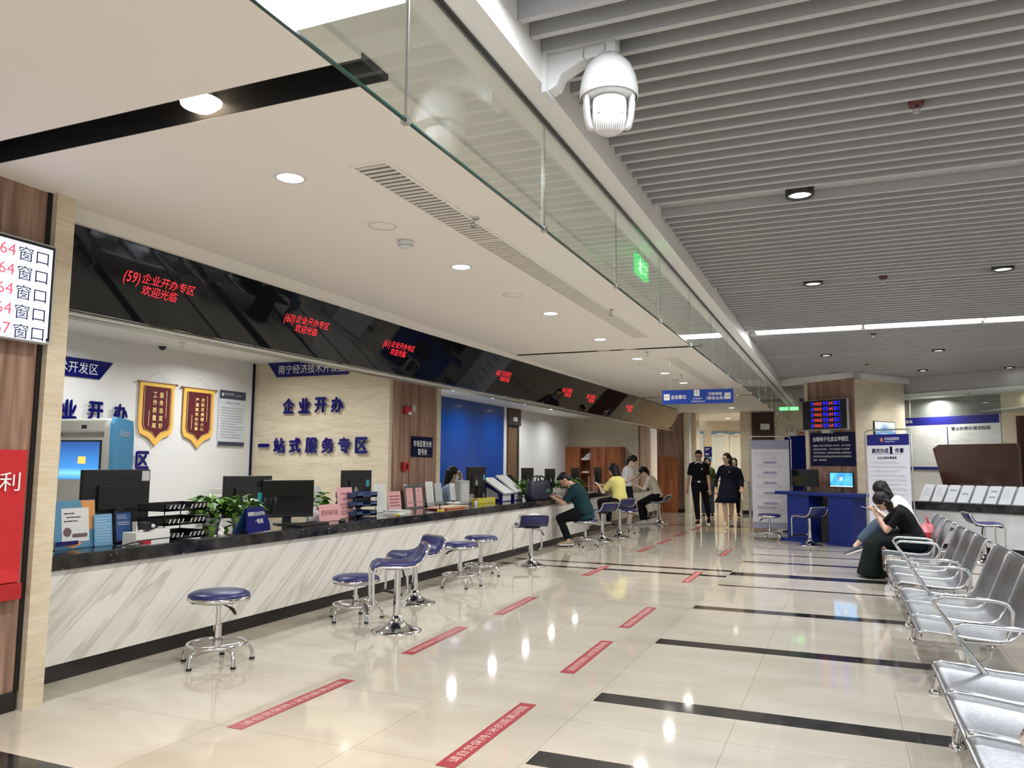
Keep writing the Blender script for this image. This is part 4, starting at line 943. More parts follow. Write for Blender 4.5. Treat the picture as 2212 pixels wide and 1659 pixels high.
stand_sheet('leaflet_stand', 'tall white leaflet stand right of the blue letter tray', (-5.02, 7.94), .25, .335, 0, MPAP, [('writing', MPAPL, lambda s, p, u_, n_: (s.lines(p(0, .285), Y, u_, .07, .02, 1), s.lines(p(0, .16), Y, u_, .17, .18, 11, seed=9)))])
t = item('leaflet_pile', 'low pile of papers under the tall white leaflet stand', 'papers', (-4.80, 7.93)); MB().box(-.1, .1, -.14, .14, 0, .03).build('stack', MPAP, t); MB().box(-.105, .105, -.145, .145, .03, .034).build('top_sheet', MPAPL, t)
stand_sheet('desk_sign', 'pink printed sheet standing left of the two framed pink notices', (-5.03, 8.27), .29, .235, 0, MPINK, [('writing', MPINKP, lambda s, p, u_, n_: s.lines(p(0, .12), Y, u_, .23, .15, 4, seed=2))])
for y, l in ((8.78, 'left of the two pink notices in silver frames'), (9.02, 'right of the two pink notices in silver frames')):
    t = stand_sheet('framed_notice', l, (-5.12, y), .235, .30, 0, MALU, [('pink_sheet', MPINK, lambda s, p, u_, n_: s.rect(p(0, .14), Y, u_, .165, .24)), ('writing', MPINKP, lambda s, p, u_, n_: (s.lines(p(0, .225), Y, u_, .11, .02, 1, 0, .002), s.rect(p(0, .16), Y, u_, .005, .10, 0, .002), s.lines(p(0, .075), Y, u_, .11, .04, 2, 0, .002, 7)))], grp='framed pink notices')
    MB().box(-.05, .01, -.1125, .1125, .285, .31).build('top_clip', MALU, t)
t = item('folder_pile', 'flat pile of red and yellow folders at the counter edge', 'folders', (-4.72, 9.0))
for i, (m_, y) in enumerate(((MREDP, 0), (mat('folder_yellow', (.62, .46, .12), .5), .12), (mat('folder_rose', (.55, .2, .2), .5), -.05), (mat('folder_cream', (.70, .55, .34), .5), .08))): MB().box(-.12, .12, -.32+y, .3+y, i*.008, i*.008+.007).build('folder', m_, t)
t = item('stamp', 'small black and yellow hand stamp on the folders pile end', 'stamp', (-4.60, 8.6)); MB().lathe([(.025, 0), (.025, .015), (.008, .03), (.008, .06), (.014, .075), (0, .085)], (0, 0, 0), 12).build('handle', MPLB, t); MB().box(-.02, .04, -.03, .05, 0, .016).build('pad', mat('pen_yellow', (.75, .55, .05), .4), t)
for (x, y, w_, h_, l, ms) in ((-5.12, 9.32, .20, .335, 'first white leaflet rack with a slotted top, right of the framed notices', MPAP), (-5.14, 9.60, .20, .31, 'grey printed leaflet rack beside the white slotted one', mat('rack_grey', (.55, .57, .58), .6)), (-5.08, 9.93, .19, .30, 'white leaflet rack with two dark marks, in front of the masked woman', MPAP)):
    t = stand_sheet('leaflet_rack', l, (x, y), w_, h_, 0, ms, [('writing', MPAPL, lambda s, p, u_, n_: s.lines(p(0, h_*.5), Y, u_, w_*.7, h_*.6, 10, seed=int(y*10)))], grp='white leaflet racks')
    MB().box(-.09, .012, -w_/2, w_/2, 0, .06).build('pocket', MACR, t)
t = item('desk_phone', 'white rounded device between the leaflet racks and the masked woman', 'telephone', (-5.02, 9.78)); MB().ball((0, 0, .03), .10, .13, .035, 18).build('body', MPLW, t); MB().box(-.05, .05, -.08, .08, .05, .066).build('keypad', MPLB, t)
t = item('glue_bottle', 'small bottle with a purple cap at the edge of the counter', 'bottle', (-4.78, 10.0)); MB().lathe([(.022, 0), (.022, .05), (.012, .065)], (0, 0, 0), 14).build('bottle', MPLW, t); MB().lathe([(.014, .062), (.008, .095), (0, .1)], (0, 0, 0), 12).build('cap', mat('purple_cap', (.12, .09, .35), .4), t)
t = item('box_file', 'upright grey box file right of the masked woman', 'file', (-5.03, 10.12), R(-6)); MB().box(-.09, .02, -.13, .13, 0, .335).build('case', MPLG, t, bevel=.01); MB().box(.02, .024, -.09, .09, .04, .30).build('label', MPAPL, t); MB().box(-.095, -.03, .13, .137, 0, .33).build('spine', MPLW, t)
monitor_back('black monitor on a stand in front of the blue panel', (-5.12, 10.72), .62, .40, R(0), .13, True, (.32, .60))
t = item('tissue_box', 'long yellow box in front of the monitor by the blue panel', 'box', (-4.95, 10.62)); MB().box(-.06, .06, -.30, .30, 0, .075).build('carton', mat('box_yellow', (.66, .58, .05), .45), t, bevel=.004); s = MB(); s.lines((.061, .08, .04), Y, Z, .4, .05, 2); s.build('print', MPAPL, t); MB().box(-.03, .03, -.1, .1, .075, .078).build('opening', MBLK, t)
for i, (y, l) in enumerate(((11.25, 'left of two thick slanted manuals with white tops'), (11.72, 'right and larger of two thick slanted manuals with white tops'))):
    hh = .32+.04*i
    t = item('slanted_manual', l, 'manual', (-4.98, y), 0, 'slanted manuals')
    MB().prism([(.0, 0), (.14, 0), (.14, .13), (-.16, hh), (-.16, 0)], (0, -.20, 0), X, Z, Y*.36).build('stand', MNAVY, t)
    d = Vector((-.30, 0, hh-.13)).normalized(); nn_ = Vector((-d.z, 0, d.x)); nn_ = nn_ if nn_.z > 0 else -nn_
    MB().obox(Vector((-.01, -.02, (hh+.13)/2))+nn_*.014, d*.215, Y*.19, nn_*.013).build('pages', MPAP, t)
    MB().box(.14, .143, -.18, .14, .01, .12).build('front_pages', MPAPL, t)
    MB().add([(-.13, -.201, .04), (.09, -.201, .04), (.06, -.201, .13), (-.12, -.201, .22)], [(0, 1, 2, 3)]).build('cover_picture', MPAPG, t)
pothos('bushy plant beside the dark tote bag on the counter', (-4.98, 12.0), .10, .06, 190, .30, .27, 12, 0, 1.35)
# dark tote bag
t = item('tote_bag', 'large dark blue tote bag standing on the counter before the man in teal', 'bag', (-4.60, 11.98), R(0))
rings = []
for z, hw_, hd in ((0, .40, .09), (.02, .43, .11), (.12, .43, .11), (.22, .41, .085), (.29, .39, .05), (.305, .385, .04)):
    rings.append([Vector((hd*math.copysign(abs(math.cos(q))**.6, math.cos(q)), hw_*math.copysign(abs(math.sin(q))**.35, math.sin(q)), z+.012*math.sin(3*q)*(z > .2))) for q in [2*PI*i/28 for i in range(28)]])
MBAG = mat('bag_navy', (.012, .018, .035), .5)
MB().loft(rings).build('body', MBAG, t)
for x in (.04, -.04): MB().tube([(x, -.2, .28), (x, -.17, .36), (x*.8, 0, .39), (x, .17, .36), (x, .2, .28)], .013, 8).build('handle', MBAG, t)
MB().ball((.112, .15, .15), .004, .13, .025, 16).build('print', mat('bag_teal', (.03, .16, .15), .5), t, label='teal oval print')
monitor_back('black monitor behind the dark tote bag', (-5.2, 13.0), .52, .40, R(0), .11, True, (.3, .45))
s2z = .755
monitor_back('dark monitor with a cyan note seen right of the man in teal', (-5.36, 14.6), .52, .38, R(0), .11, True, (.3, .4))
pothos('leafy plant between the man in teal and the woman in yellow', (-5.15, 15.2), .10, .08, 130, .30, .25, 21, 0, 1.3)
pothos('small plant between the woman in white and the woman in cream', (-5.1, 18.3), .08, .06, 60, .2, .18, 31, 0, 1.2)
for i, (y, l) in enumerate(((16.0, 'clear acrylic divider left of the woman in white'), (16.35, 'second clear acrylic divider by the woman in white'))):
    t = item('acrylic_divider', l, 'divider', (-5.0, y), R(20), 'acrylic dividers'); MB().box(-.003, .003, -.14, .14, 0, .33).build('pane', mat('acrylic_pale', (.50, .56, .58), .1), t); MB().box(-.06, .06, -.14, .14, 0, .008).build('base', mat('acrylic_pale'), t)
t = item('paper_stack', 'loose white papers on the counter before the woman in yellow', 'papers', (-4.92, 14.85), R(0))
for i, (a_, y) in enumerate(((3, 0), (-6, .1), (9, -.12))): MB().obox((0, y, .004+.006*i), Vector((math.cos(R(a_)), math.sin(R(a_)), 0))*.11, Vector((-math.sin(R(a_)), math.cos(R(a_)), 0))*.18, (0, 0, .003)).build('sheet', MPAP, t)
MB().obox((.02, .35, .025), (.07, .01, 0), (0, .16, 0), (0, 0, .015)).build('dark_pouch', MBLKM, t)
t = item('paper_stack', 'white sheet on the counter under the hands of the woman in cream', 'papers', (-4.96, 17.6), R(0)); MB().box(-.1, .1, -.15, .15, 0, .004).build('sheet', MPAP, t); MB().box(-.06, .06, .2, .3, 0, .01).build('card', MPAP, t)
monitor_back('dark monitor behind the woman in white', (-5.4, 18.0), .55, .40, R(0), .12, False)
monitor_back('dark monitor left of the woman in white', (-5.4, 16.3), .5, .38, R(0), .13, False)
# kiosk behind the counter
t = thing('service_kiosk', 'grey and blue self-service kiosk with a bright screen behind the left pillar', 'kiosk', (-6.25, 5.12, 0), R(4)); t.scale = (1, .45, 1)
o_ = MB(); o_.box(-.42, .32, -.22, .35, 0, .95); o_.build('pedestal', MBEI, t, bevel=.01)
MB().prism([(-.16, .93), (.08, .93), (.18, 1.06), (.18, 1.18), (.175, 1.62), (.14, 1.70), (-.16, 1.71)], (-.42, -.06, 0), Y, Z, X*.66).build('head_shell', MBEI, t, bevel=.02)
MB().prism([(-.24, .96), (.0, .96), (.0, 1.70), (-.2, 1.70), (-.25, 1.64)], (-.42, -.05, 0), Y, Z, X*.06).build('front_cheek', MBEI, t, bevel=.02)
MB().prism([(-.24, .96), (.0, .96), (.0, 1.70), (-.2, 1.70), (-.25, 1.64)], (.18, -.05, 0), Y, Z, X*.06).build('front_cheek', MBEI, t, bevel=.02)
MB().box(-.38, .2, -.27, -.2, 1.58, 1.70).build('brow', MBEI, t, bevel=.02)
MB().box(-.40, .16, -.212, -.2, 1.12, 1.60).build('screen_surround', MBEI, t)
MKS = mat('kiosk_screen', (.02, .08, .3), .08, emit=(.05, .16, .5), es=.8)
m = MKS; v = coords(m, (1, 1, 1)); sp = nd(m, 'ShaderNodeSeparateXYZ'); lk(m, v, sp.inputs[0]); mr = nd(m, 'ShaderNodeMapRange'); mr.inputs['From Min'].default_value = 1.16; mr.inputs['From Max'].default_value = 1.50; lk(m, sp.outputs['Z'], mr.inputs['Value'])
lk(m, ramp(m, mr.outputs['Result'], [(0, (.05, .25, .6)), (.18, (.25, .75, .95)), (.3, (.06, .3, .75)), (1, (.02, .06, .22))]), bsdf(m).inputs['Emission Color'])
MB().box(-.36, .10, -.222, -.214, 1.16, 1.50).build('screen', MKS, t); MB().box(.10, .125, -.222, -.21, 1.16, 1.51).box(-.37, .125, -.222, -.21, 1.50, 1.515).build('bezel', MBLK, t)
MB().rect((-.10, -.223, 1.335), X, Z, .09, .065, 0, .001).build('yellow_button', mat('kiosk_yellow', (.9, .55, .1), .4, emit=(1, .55, .12), es=.7), t)
MB().lines((-.1, -.213, 1.555), X, Z, .4, .03, 1, 0, .001, 6).lines((-.08, -.213, 1.095), X, Z, .2, .03, 1, 0, .001, 6).build('caption', MNAVYD, t)
MB().box(-.1, -.04, -.275, -.268, 1.62, 1.65).build('camera_window', MBLK, t)
MB().box(-.38, .12, -.215, -.16, .95, 1.06).build('printer_slot', MBLK, t); MB().box(-.40, .18, -.3, -.2, .86, .94).build('shelf', MBEI, t, bevel=.01)
MB().prism([(-.27, 1.12), (-.02, 1.12), (.10, 1.02), (.22, 1.12), (.215, 1.55), (.18, 1.69), (-.23, 1.72), (-.29, 1.66)], (.24, -.0, 0), Y, Z, X*.05).build('side_panel', MKBL, t, bevel=.012)
MB().prism([(-.2, .6), (.04, .6), (.04, 1.04), (-.2, 1.12)], (.24, 0, 0), Y, Z, X*.03).build('lower_side', MKBL, t)
s = MB(); s.text('Aisino', (.291, -.02, 1.58), Y, Z, .26, .07, 0, .002); s.lines((.291, .03, 1.215), Y, Z, .2, .015, 1, 0, .001); s.build('lettering', MPAPL, t)
# printer by the office wall
t = thing('printer', 'warm grey printer against the white wall behind the pothos', 'printer', (-7.1, 7.85, 0))
MB().box(-.25, .2, -.35, .33, .5, .93).build('body', MBEI, t, bevel=.02); MB().box(-.22, .12, -.22, .33, .93, 1.0).build('lid', MBEI, t, bevel=.012); MB().box(.2, .205, -.25, .25, .78, .84).build('paper_slot', MPLG, t); MB().box(-.3, .25, -.4, .4, 0, .5).build('cabinet', MWHITE, t)
# tall cabinet at the far pillar
t = thing('storage_cabinet', 'red-brown wooden cabinet with one open bay against the far stone pillar', 'cabinet', (-6.62, 21.58, 0))
b = MB()
for x0, x1 in ((-.84, -.82), (-.41, -.39), (-.08, -.06), (.81, .83)): b.box(x0, x1, 0, .4, 0, 1.82)
b.box(-.84, .83, 0, .4, 1.80, 1.84); b.box(-.84, .83, .38, .4, 0, 1.82); b.box(-.84, .83, 0, .4, 0, .08); b.build('carcass', MCAB, t)
for x0, x1, kx in ((-.82, -.41, -.45), (-.06, .37, .33), (.375, .81, .42)):
    d_ = MB().box(x0, x1, -.02, 0, .08, 1.80).build('door', MCAB, t); MB().ball((kx, -.03, 1.02), .016).build('knob', MALU, d_)
for z in (.7, 1.08, 1.45): MB().box(-.40, -.07, .02, .38, z, z+.02).build('shelf', MCAB, t)
for z, w_, h_, l in ((1.47, .24, .05, 'flat white folder pile on the top shelf of the wooden cabinet'), (1.10, .2, .04, 'small white papers on the middle shelf of the wooden cabinet')):
    q = thing('paper_pile', l, 'papers', (-6.86, 21.72, z)); MB().box(-w_/2, w_/2, -.1, .1, 0, h_).build('stack', MPAP, q, bevel=.003)
    if z > 1.4: MB().prism([(-.11, 0), (.11, 0), (.11, .16), (.02, .12)], (0, .0, h_), X, Z, Y*.12).build('leaning_sheaf', MPAPL, q)
t = thing('cabinet_door_panel', 'orange-brown wooden panel standing behind the far end of the counter', 'cabinet', (-4.64, 22.42, 0)); MB().box(-.29, .27, -.03, .03, .0, 1.57).build('panel', MCAB, t); MB().box(-.27, .25, -.034, -.03, .9, 1.55).build('inset', MCAB, t)
# lobby posters and rails
MPOS = mat('poster_pale', (.62, .70, .68), .5)
for x0, x1, z0, z1, l in ((-4.72, -4.43, .9, 2.5, 'left pale poster in the lobby, cut by the stone jamb'), (-4.15, -3.58, .95, 2.5, 'middle wide pale poster in the lobby'), (-3.54, -3.1, .95, 2.48, 'right pale poster in the lobby beside the stone edge')):
    t = thing('wall_poster', l, 'poster', ((x0+x1)/2, 27.28, (z0+z1)/2), 0, 'lobby posters'); w_ = x1-x0; h_ = z1-z0
    MB().box(-w_/2, w_/2, -.01, .01, -h_/2, h_/2).build('board', MPOS, t)
    s = MB(); s.add([(-w_/2, -.011, h_/2-.12), (0, -.011, h_/2-.05), (w_/2, -.011, h_/2-.1), (w_/2, -.011, h_/2), (-w_/2, -.011, h_/2)], [(0, 1, 2, 3, 4)]); s.build('header_swoosh', mat('poster_blue', (.16, .30, .45), .5), t)
    MB().lines((0, -.011, h_/2-.16), X, Z, w_*.7, .06, 1, 0, .001).build('red_title', mat('poster_red', (.5, .2, .2), .5), t); MB().lines((0, -.011, -.1), X, Z, w_*.7, h_*.7, 14, 0, .001, int(-x0*10)).build('writing', MPAPL, t)
t = thing('direction_sign', 'small blue wall sign stack between the lobby posters', 'sign', (-4.27, 27.28, 1.72))
for i, m_ in enumerate((MNAVY, MNAVY, MKBL)):
    MB().prism([(-.13, -.08), (.1, -.08), (.13, 0), (.1, .08), (-.13, .08)], (0, .0, .17-.17*i), X, Z, Y*-.02).build('arrow_plate', m_, t)
    MB().lines((-.02, -.021, .17-.17*i), X, Z, .16, .08, 2, 0, .001, i).build('lettering', MLET, t)
t = thing('handrail', 'stainless steel handrail behind the walking couple', 'railing', (-2.5, 22.0, 0))
s = MB(); s.tube([(-.85, .6, .90), (.02, .1, .92), (.10, .05, .90), (.12, .04, .8), (.12, .04, 0)], .025, 10); s.build('top_rail', MCHR, t)
for x, y in ((-.80, .57), (-.45, .37), (-.1, .17)): MB().cyl((x, y, 0), (x, y, .9), .018, n=10).build('post', MCHR, t)
t = thing('handrail', 'stainless steel handrail seen beside the walking man', 'railing', (-3.75, 24.3, 0)); MB().tube([(-.1, 0, 0), (-.1, 0, .88), (-.05, 0, .92), (.8, 0, .92), (.85, 0, .88), (.85, 0, 0)], .022, 10).build('frame', MCHR, t); MB().tube([(-.1, 0, .5), (.85, 0, .5)], .012, 8).build('mid_rail', MCHR, t)
# ================================================================== right side: column furniture (frame along the column face)
RZ = math.atan2(-.574, .819)
def rp(o, s_, n_, z): return o+U*s_+N*n_+Z*z
# in these things: x along the face to the right, -y out of the face
t = thing('display_screen', 'black call-number screen with red and blue text high on the column', 'screen', rp(cc, -.49, -.14, 2.26), RZ)
MB().box(-.465, .465, -.03, .03, -.275, .275).build('housing', MPLG, t, bevel=.006); MB().box(-.455, .455, -.033, -.03, -.262, .265).build('screen', MBLK, t)
MB().box(-.08, .08, -.01, .12, -.33, .1).build('wall_bracket', MPLG, t)
MLR = mat('screen_led_red', (.2, .01, .01), .4, emit=(1, .09, .06), es=.8); MLB_ = mat('screen_led_blue', (.01, .01, .3), .4, emit=(.02, .02, 1), es=1.1)
for i in range(5):
    r_ = MB()
    z = .205-.1*i+.0; yf = -.0335
    r_.text('W04%d' % (2 if i < 4 else 3), (-.13, yf, z), X, Z, .17, .06, 0, .001); r_.text('64', (.145, yf, z), X, Z, .075, .06, 0, .001)
    r_.text('请', (-.25, yf, z), X, Z, .055, .07, 1, .001); r_.text('号到', (.03, yf, z), X, Z, .12, .07, 1, .001); r_.text('窗口', (.265, yf, z), X, Z, .13, .07, 1, .001)
    r_.rect((.02, -.0332, z), X, Z, .70, .09, 2, .0001); r_.build('call_line', [MLR, MLB_, MBLK], t)
t = thing('wall_sign', 'large dark navy board with white text below the column screen', 'sign', rp(cc, -.455, -.012, 1.645), RZ)
MB().box(-.455, .455, -.012, .012, -.30, .30).build('board', MNAVYD, t)
s = MB(); s.text('全程电子化自主申报区', (-.03, -.0125, .185), X, Z, .74, .085, 0, .002, bold=.0012)
for i, (tx, w_) in enumerate((('温馨提示：登录“广西数字政务一体化平台”，点击“企业开办', .78), ('·新设企业自主申报；一点击“名称自主”/“企业变更”', .76), ('·填写信息及附件，按要求自动审核上传及附材料', .78), ('·提交即可通过企业名称自主预核以及电子营业执照申请', .78), ('备注：咨询电话', .28))):
    s.text(tx, (-.40+w_/2, -.0125, .065-.065*i), X, Z, w_, .034, 0, .002)
s.build('lettering', MLET, t)
# blue self-service desk
t = thing('computer_desk', 'royal blue self-service desk with two panel legs in front of the column', 'desk', rp(cc, -.42, -.40, 0), RZ)
MDK = mat('desk_blue', (.006, .02, .17), .35)
MB().box(-.86, .80, -.20, .30, .82, .88).build('desktop', MDK, t, bevel=.006)
MB().box(.23, .70, -.16, .22, 0, .82).build('pedestal', MDK, t, bevel=.004); MB().box(-.62, -.16, -.16, .22, 0, .82).build('pedestal', MDK, t, bevel=.004)
MB().box(-.72, -.14, -.26, .22, 0, .05).build('plinth', MDK, t); MB().box(.20, .72, -.2, .22, 0, .045).build('plinth', MDK, t)
def desk_mon(label, s_, n_, on):
    t = thing('monitor', label, 'monitor', rp(cc, s_, n_, .88), RZ, 'monitors on the blue desk'); w_, h_ = (.47, .27) if on else (.56, .31)
    MB().box(-w_/2, w_/2, -.015, .02, .09, .09+h_).build('screen_case', MPLB, t, bevel=.005)
    MB().cyl((0, 0, 0), (0, 0, .1), .02, n=10).build('stand', MPLB, t); MB().lathe([(.1, 0), (.1, .008), (.02, .014), (0, .014)], (0, 0, 0), 20).build('foot', MPLB, t)
    if on:
        m = mat('desktop_screen', (.02, .1, .3), .2, emit=(.1, .5, .9), es=1.0)
        gr = nd(m, 'ShaderNodeTexNoise', Scale=5, Detail=2); lk(m, coords(m, (1, 1, 1)), gr.inputs['Vector']); lk(m, ramp(m, gr.outputs['Fac'], [(.3, (.02, .16, .5)), (.55, (.08, .42, .8)), (.75, (.25, .72, .9))]), bsdf(m).inputs['Emission Color'])
        MB().rect((0, -.0155, .09+h_/2), X, Z, w_-.03, h_-.03, 0, .001).build('screen', m, t)
        s = MB(); s.rect((0, -.0165, .113), X, Z, w_-.03, .016, 0, .001); s.build('taskbar', mat('taskbar', (.5, .7, .9), .3, emit=(.7, .85, 1), es=.8), t)
        for k_, (x, z, cl) in enumerate(((-.018, .016, (.9, .25, .1)), (.016, .02, (.4, .8, .3)), (-.014, -.018, (.3, .6, 1)), (.02, -.014, (1, .85, .3)))): MB().prism([(-.015, -.014), (.015, -.012), (.015, .016), (-.015, .012)], (x-.01, -.0165, .24+z), X, Z, Y*-.001).build('flag_pane', mat('flag%d' % k_, cl, .3, emit=cl, es=1), t)
    else: MB().rect((0, -.0155, .09+h_/2), X, Z, w_-.03, h_-.03, 0, .001).build('screen', MGLASS, t)
desk_mon('black switched-off monitor on the left half of the blue desk', -.86, -.28, False); desk_mon('lit monitor with a blue desktop on the right half of the blue desk', -.10, -.28, True)
t = thing('computer_tower', 'black computer tower standing under the blue desk', 'computer', rp(cc, -.36, -.30, 0), RZ); MB().box(-.10, .10, -.1, .2, 0, .43).build('case', MBLKM, t, bevel=.005); MB().box(-.07, .07, -.104, -.1, .3, .40).build('drive_bay', MPLB, t)
t = thing('cable_bundle', 'tangle of black cables hanging beside the blue desk on the column', 'cable', rp(cc, .03, -.06, 0), RZ)
for k_ in range(4): MB().tube([(.0+.02*k_, -.03, .85), (.02+.01*k_, -.05, .5), (.05*(k_ % 2)+.02, -.07, .25), (.10, -.09+.03*k_, .08), (.04*k_, -.1, .012)], .006, 6).build('cable', MPLB, t)
t = thing('partition_board', 'dark blue partition panel standing behind the pale banner', 'partition', rp(cc, -2.0, 1.0, 0), RZ); MB().box(-.3, .32, -.015, .015, 0, 1.95).build('panel', MNAVY, t); MB().box(-.3, .32, -.15, .15, 0, .03).build('foot', MDK, t)
# picture on the stone face of the column
RN = math.atan2(.819, .574)
t = thing('framed_picture', 'small framed picture of blue waves on the stone side of the column', 'picture', rp(cc, .012, .85, 2.01), RN)
MB().box(-.325, .325, -.015, .005, -.14, .145).build('frame', MPLB, t); MB().rect((0, -.0155, 0), X, Z, .62, .265, 0, .001).build('sheet', MPAP, t)
for k_, (cl, pts) in enumerate((((.42, .58, .75), [(-.31, -.13), (.31, -.13), (.31, -.0), (.2, .02), (.1, .06), (.0, .10), (-.08, .08), (-.16, .01), (-.31, .02)]), ((.16, .33, .56), [(-.31, -.13), (.31, -.13), (.31, -.05), (.22, -.03), (.08, .02), (-.02, .05), (-.1, .02), (-.16, -.04), (-.31, -.05)]), ((.10, .22, .42), [(-.31, -.13), (.31, -.13), (.31, -.09), (-.31, -.075)]))):
    MB().prism(pts, (0, -.0165-.001*k_, 0), X, Z, Y*-.001).build('wave', mat('wave%d' % k_, cl, .5), t)
MB().lines((-.02, -.02, -.095), X, Z, .3, .05, 2, 0, .001).build('caption', MPAP, t)
t = thing('wall_socket_box', 'small black box on the column beside the banner', 'box', rp(cc, .012, .5, .72), RN); MB().box(-.12, .12, -.05, .0, -.1, .1).build('body', MPLB, t); MB().box(-.06, .06, -.054, -.05, -.05, .05).build('cover', MBLKM, t)
# banners
def banner(label, loc, rz, w_, h0, h1, back=False):
    t = thing('banner_stand', label, 'banner', loc, rz, 'free-standing banners')
    f = MB(); hw = w_/2+.035; ht = h1+.07
    f.tube([(-hw, .0, .03), (-hw, 0, ht-.07), (-hw+.02, 0, ht-.02), (-hw+.07, 0, ht), (hw-.07, 0, ht), (hw-.02, 0, ht-.02), (hw, 0, ht-.07), (hw, 0, .03)], .012, 8); f.build('tube_frame', MALU, t)
    MB().prism([(hw*1.15*math.cos(q), .20*math.sin(q)) for q in [2*PI*i/28 for i in range(28)]], (0, 0, 0), X, Y, Z*.025).build('base', MPLG, t)
    MB().box(-w_/2, w_/2, -.004, .004, h0, h1).build('cloth', mat('banner_cloth', (.60, .60, .66), .6), t)
    return t
t = banner('pale banner seen from behind with mirrored text, beside the blue desk', (-1.33, 16.06, 0), 0, .70, .13, 1.84)
MV1 = mat('showthrough_lilac', (.30, .30, .42), .7); MV2 = mat('showthrough_grey', (.40, .40, .46), .7)
s = MB(); s.rect((0, -.0045, 1.75), X, Z, .70, .18, 0, .001); s.rect((0, -.0045, .19), X, Z, .70, .12, 0, .001)
for i in range(5): s.prism([(-.15, 0), (-.09, .025), (.09, .025), (.15, 0), (.09, -.025), (-.09, -.025)], (-.01, -.0047, 1.40-.197*i), X, Z, Y*-.001)
s.build('showthrough_bands', MV1, t)
s = MB(); s.text('企业全程电子化', (-.04, -.0045, 1.575), -X, Z, .50, .06, 0, -.0012); s.text('操作流程', (-.03, -.0045, 1.485), -X, Z, .27, .06, 0, -.0012); s.text('市场监督管理', (0, -.006, 1.76), -X, Z, .24, .035, 0, -.0012)
for i in range(5): s.lines((-.02, -.0045, 1.33-.197*i), X, Z, .5, .07, 2, 0, .001, i+2)
s.lines((.0, -.0045, .45), X, Z, .48, .2, 5, 0, .001, 11); s.build('showthrough_text', MV2, t)
t = banner('white banner with a navy header in front of the stone column', (.63, 13.52, 0), RZ, .70, .1, 1.84)
s = MB(); s.rect((0, -.0045, 1.755), X, Z, .70, .17, 0, .001); s.build('header', mat('banner_navy', (.01, .012, .16), .4), t)
s = MB(); s.text('市场监督管理', (.07, -.006, 1.77), X, Z, .24, .045, 0, .001); s.lines((.07, -.006, 1.725), X, Z, .24, .02, 1, 0, .001); s.build('header_text', MPAP, t)
MB().ball((-.10, -.006, 1.755), .028, .002, .034, 14).build('emblem', mat('emblem_red', (.45, .16, .12), .4), t)
s = MB(); s.text('高效办成', (-.13, -.0045, 1.585), X, Z, .28, .075, 0, .001, bold=.002); s.text('1', (.055, -.0045, 1.59), X, Z, .035, .11, 0, .001, bold=.003); s.text('件事', (.19, -.0045, 1.585), X, Z, .14, .075, 0, .001, bold=.002)
s.rect((-.02, -.0045, 1.535), X, Z, .5, .004); s.text('企业注销办事指南', (-.02, -.0045, 1.475), X, Z, .32, .04, 0, .001, bold=.001); s.build('title', MNAVYD, t)
s = MB()
for i in range(13): s.lines((.03, -.0045, 1.40-.068*i), X, Z, .52, .04, 2, 0, .001, i+1); s.lines((-.28, -.0045, 1.40-.068*i), X, Z, .06, .02, 1, 0, .001, i+4)
s.build('body_text', MPAPG, t)
# brochure counter
t = thing('brochure_counter', 'pale marble counter with a black top carrying the brochure racks', 'counter', ra, RZ)
MB().box(-1.36, 3.2, 0, .05, .1, .63).build('front_panel', noise_mat('pale_marble', (.55, .54, .53), (.68, .68, .68), 3, .25, detail=8), t); MB().box(-1.36, 3.2, .02, .5, 0, .1).build('kickboard', MBASE, t)
MB().box(-1.38, 3.2, -.03, .62, .63, .765).build('countertop', MGRAN, t, bevel=.005); MB().box(-1.36, -1.31, .05, .5, .1, .63).build('end_panel', MMARB, t)
b0 = None
for i in range(9):
    l = ('leftmost' if i == 0 else ['', 'second', 'third', 'fourth', 'fifth', 'sixth', 'seventh', 'eighth', 'ninth'][i])+' slanted white booklet from the left on the brochure counter'
    t = thing('booklet', l, 'booklet', rp(ra, -1.22+.213*i, .12, .765), RZ, 'booklets on slanted rests')
    u_ = Vector((.16, .42, .89)).normalized(); n_ = X.cross(u_)
    MB().obox(u_*.16+n_*-.012, X*.085, u_*.155, n_*.012).build('pages', MPAP, t)
    MB().obox(u_*.16+n_*-.06+X*.02, X*.10, u_*.165, n_*.008).build('rest', MPLG, t)
    s = MB()
    if i in (2, 3, 5): s.rect(u_*(.22 if i != 3 else .16), X, u_, .10, .028, 0, .0015)
    if i == 5: s.rect(u_*.12, X, u_, .10, .028, 0, .0015)
    if i in (1, 6, 8, 0): s.lines(u_*.18, X, u_, .11, .16, 6, 0, .0015, i)
    if s.v: s.build('print', MPAPG if i in (2, 3, 5) else MPAPL, t)
t = thing('reading_stand', 'big dark brown lacquered slanted panel behind the brochures', 'reading stand', rp(ra, -.75, .8, 0), RZ)
MB().prism([(-.66, 1.66), (-.55, 1.73), (.70, 1.73), (.75, 1.64), (.75, 1.0), (-.50, 1.0)], (0, .0, 0), X, Z, Y*.06).build('panel', MLID, t, bevel=.02)
MB().box(-.60, .72, .06, .16, 1.66, 1.725).build('top_roll', MLID, t, bevel=.03); MB().box(-.5, .7, .06, .5, .2, .95).build('cabinet', MLID, t); MB().box(-.45, .65, .1, .46, 0, .2).build('plinth', MBASE, t)
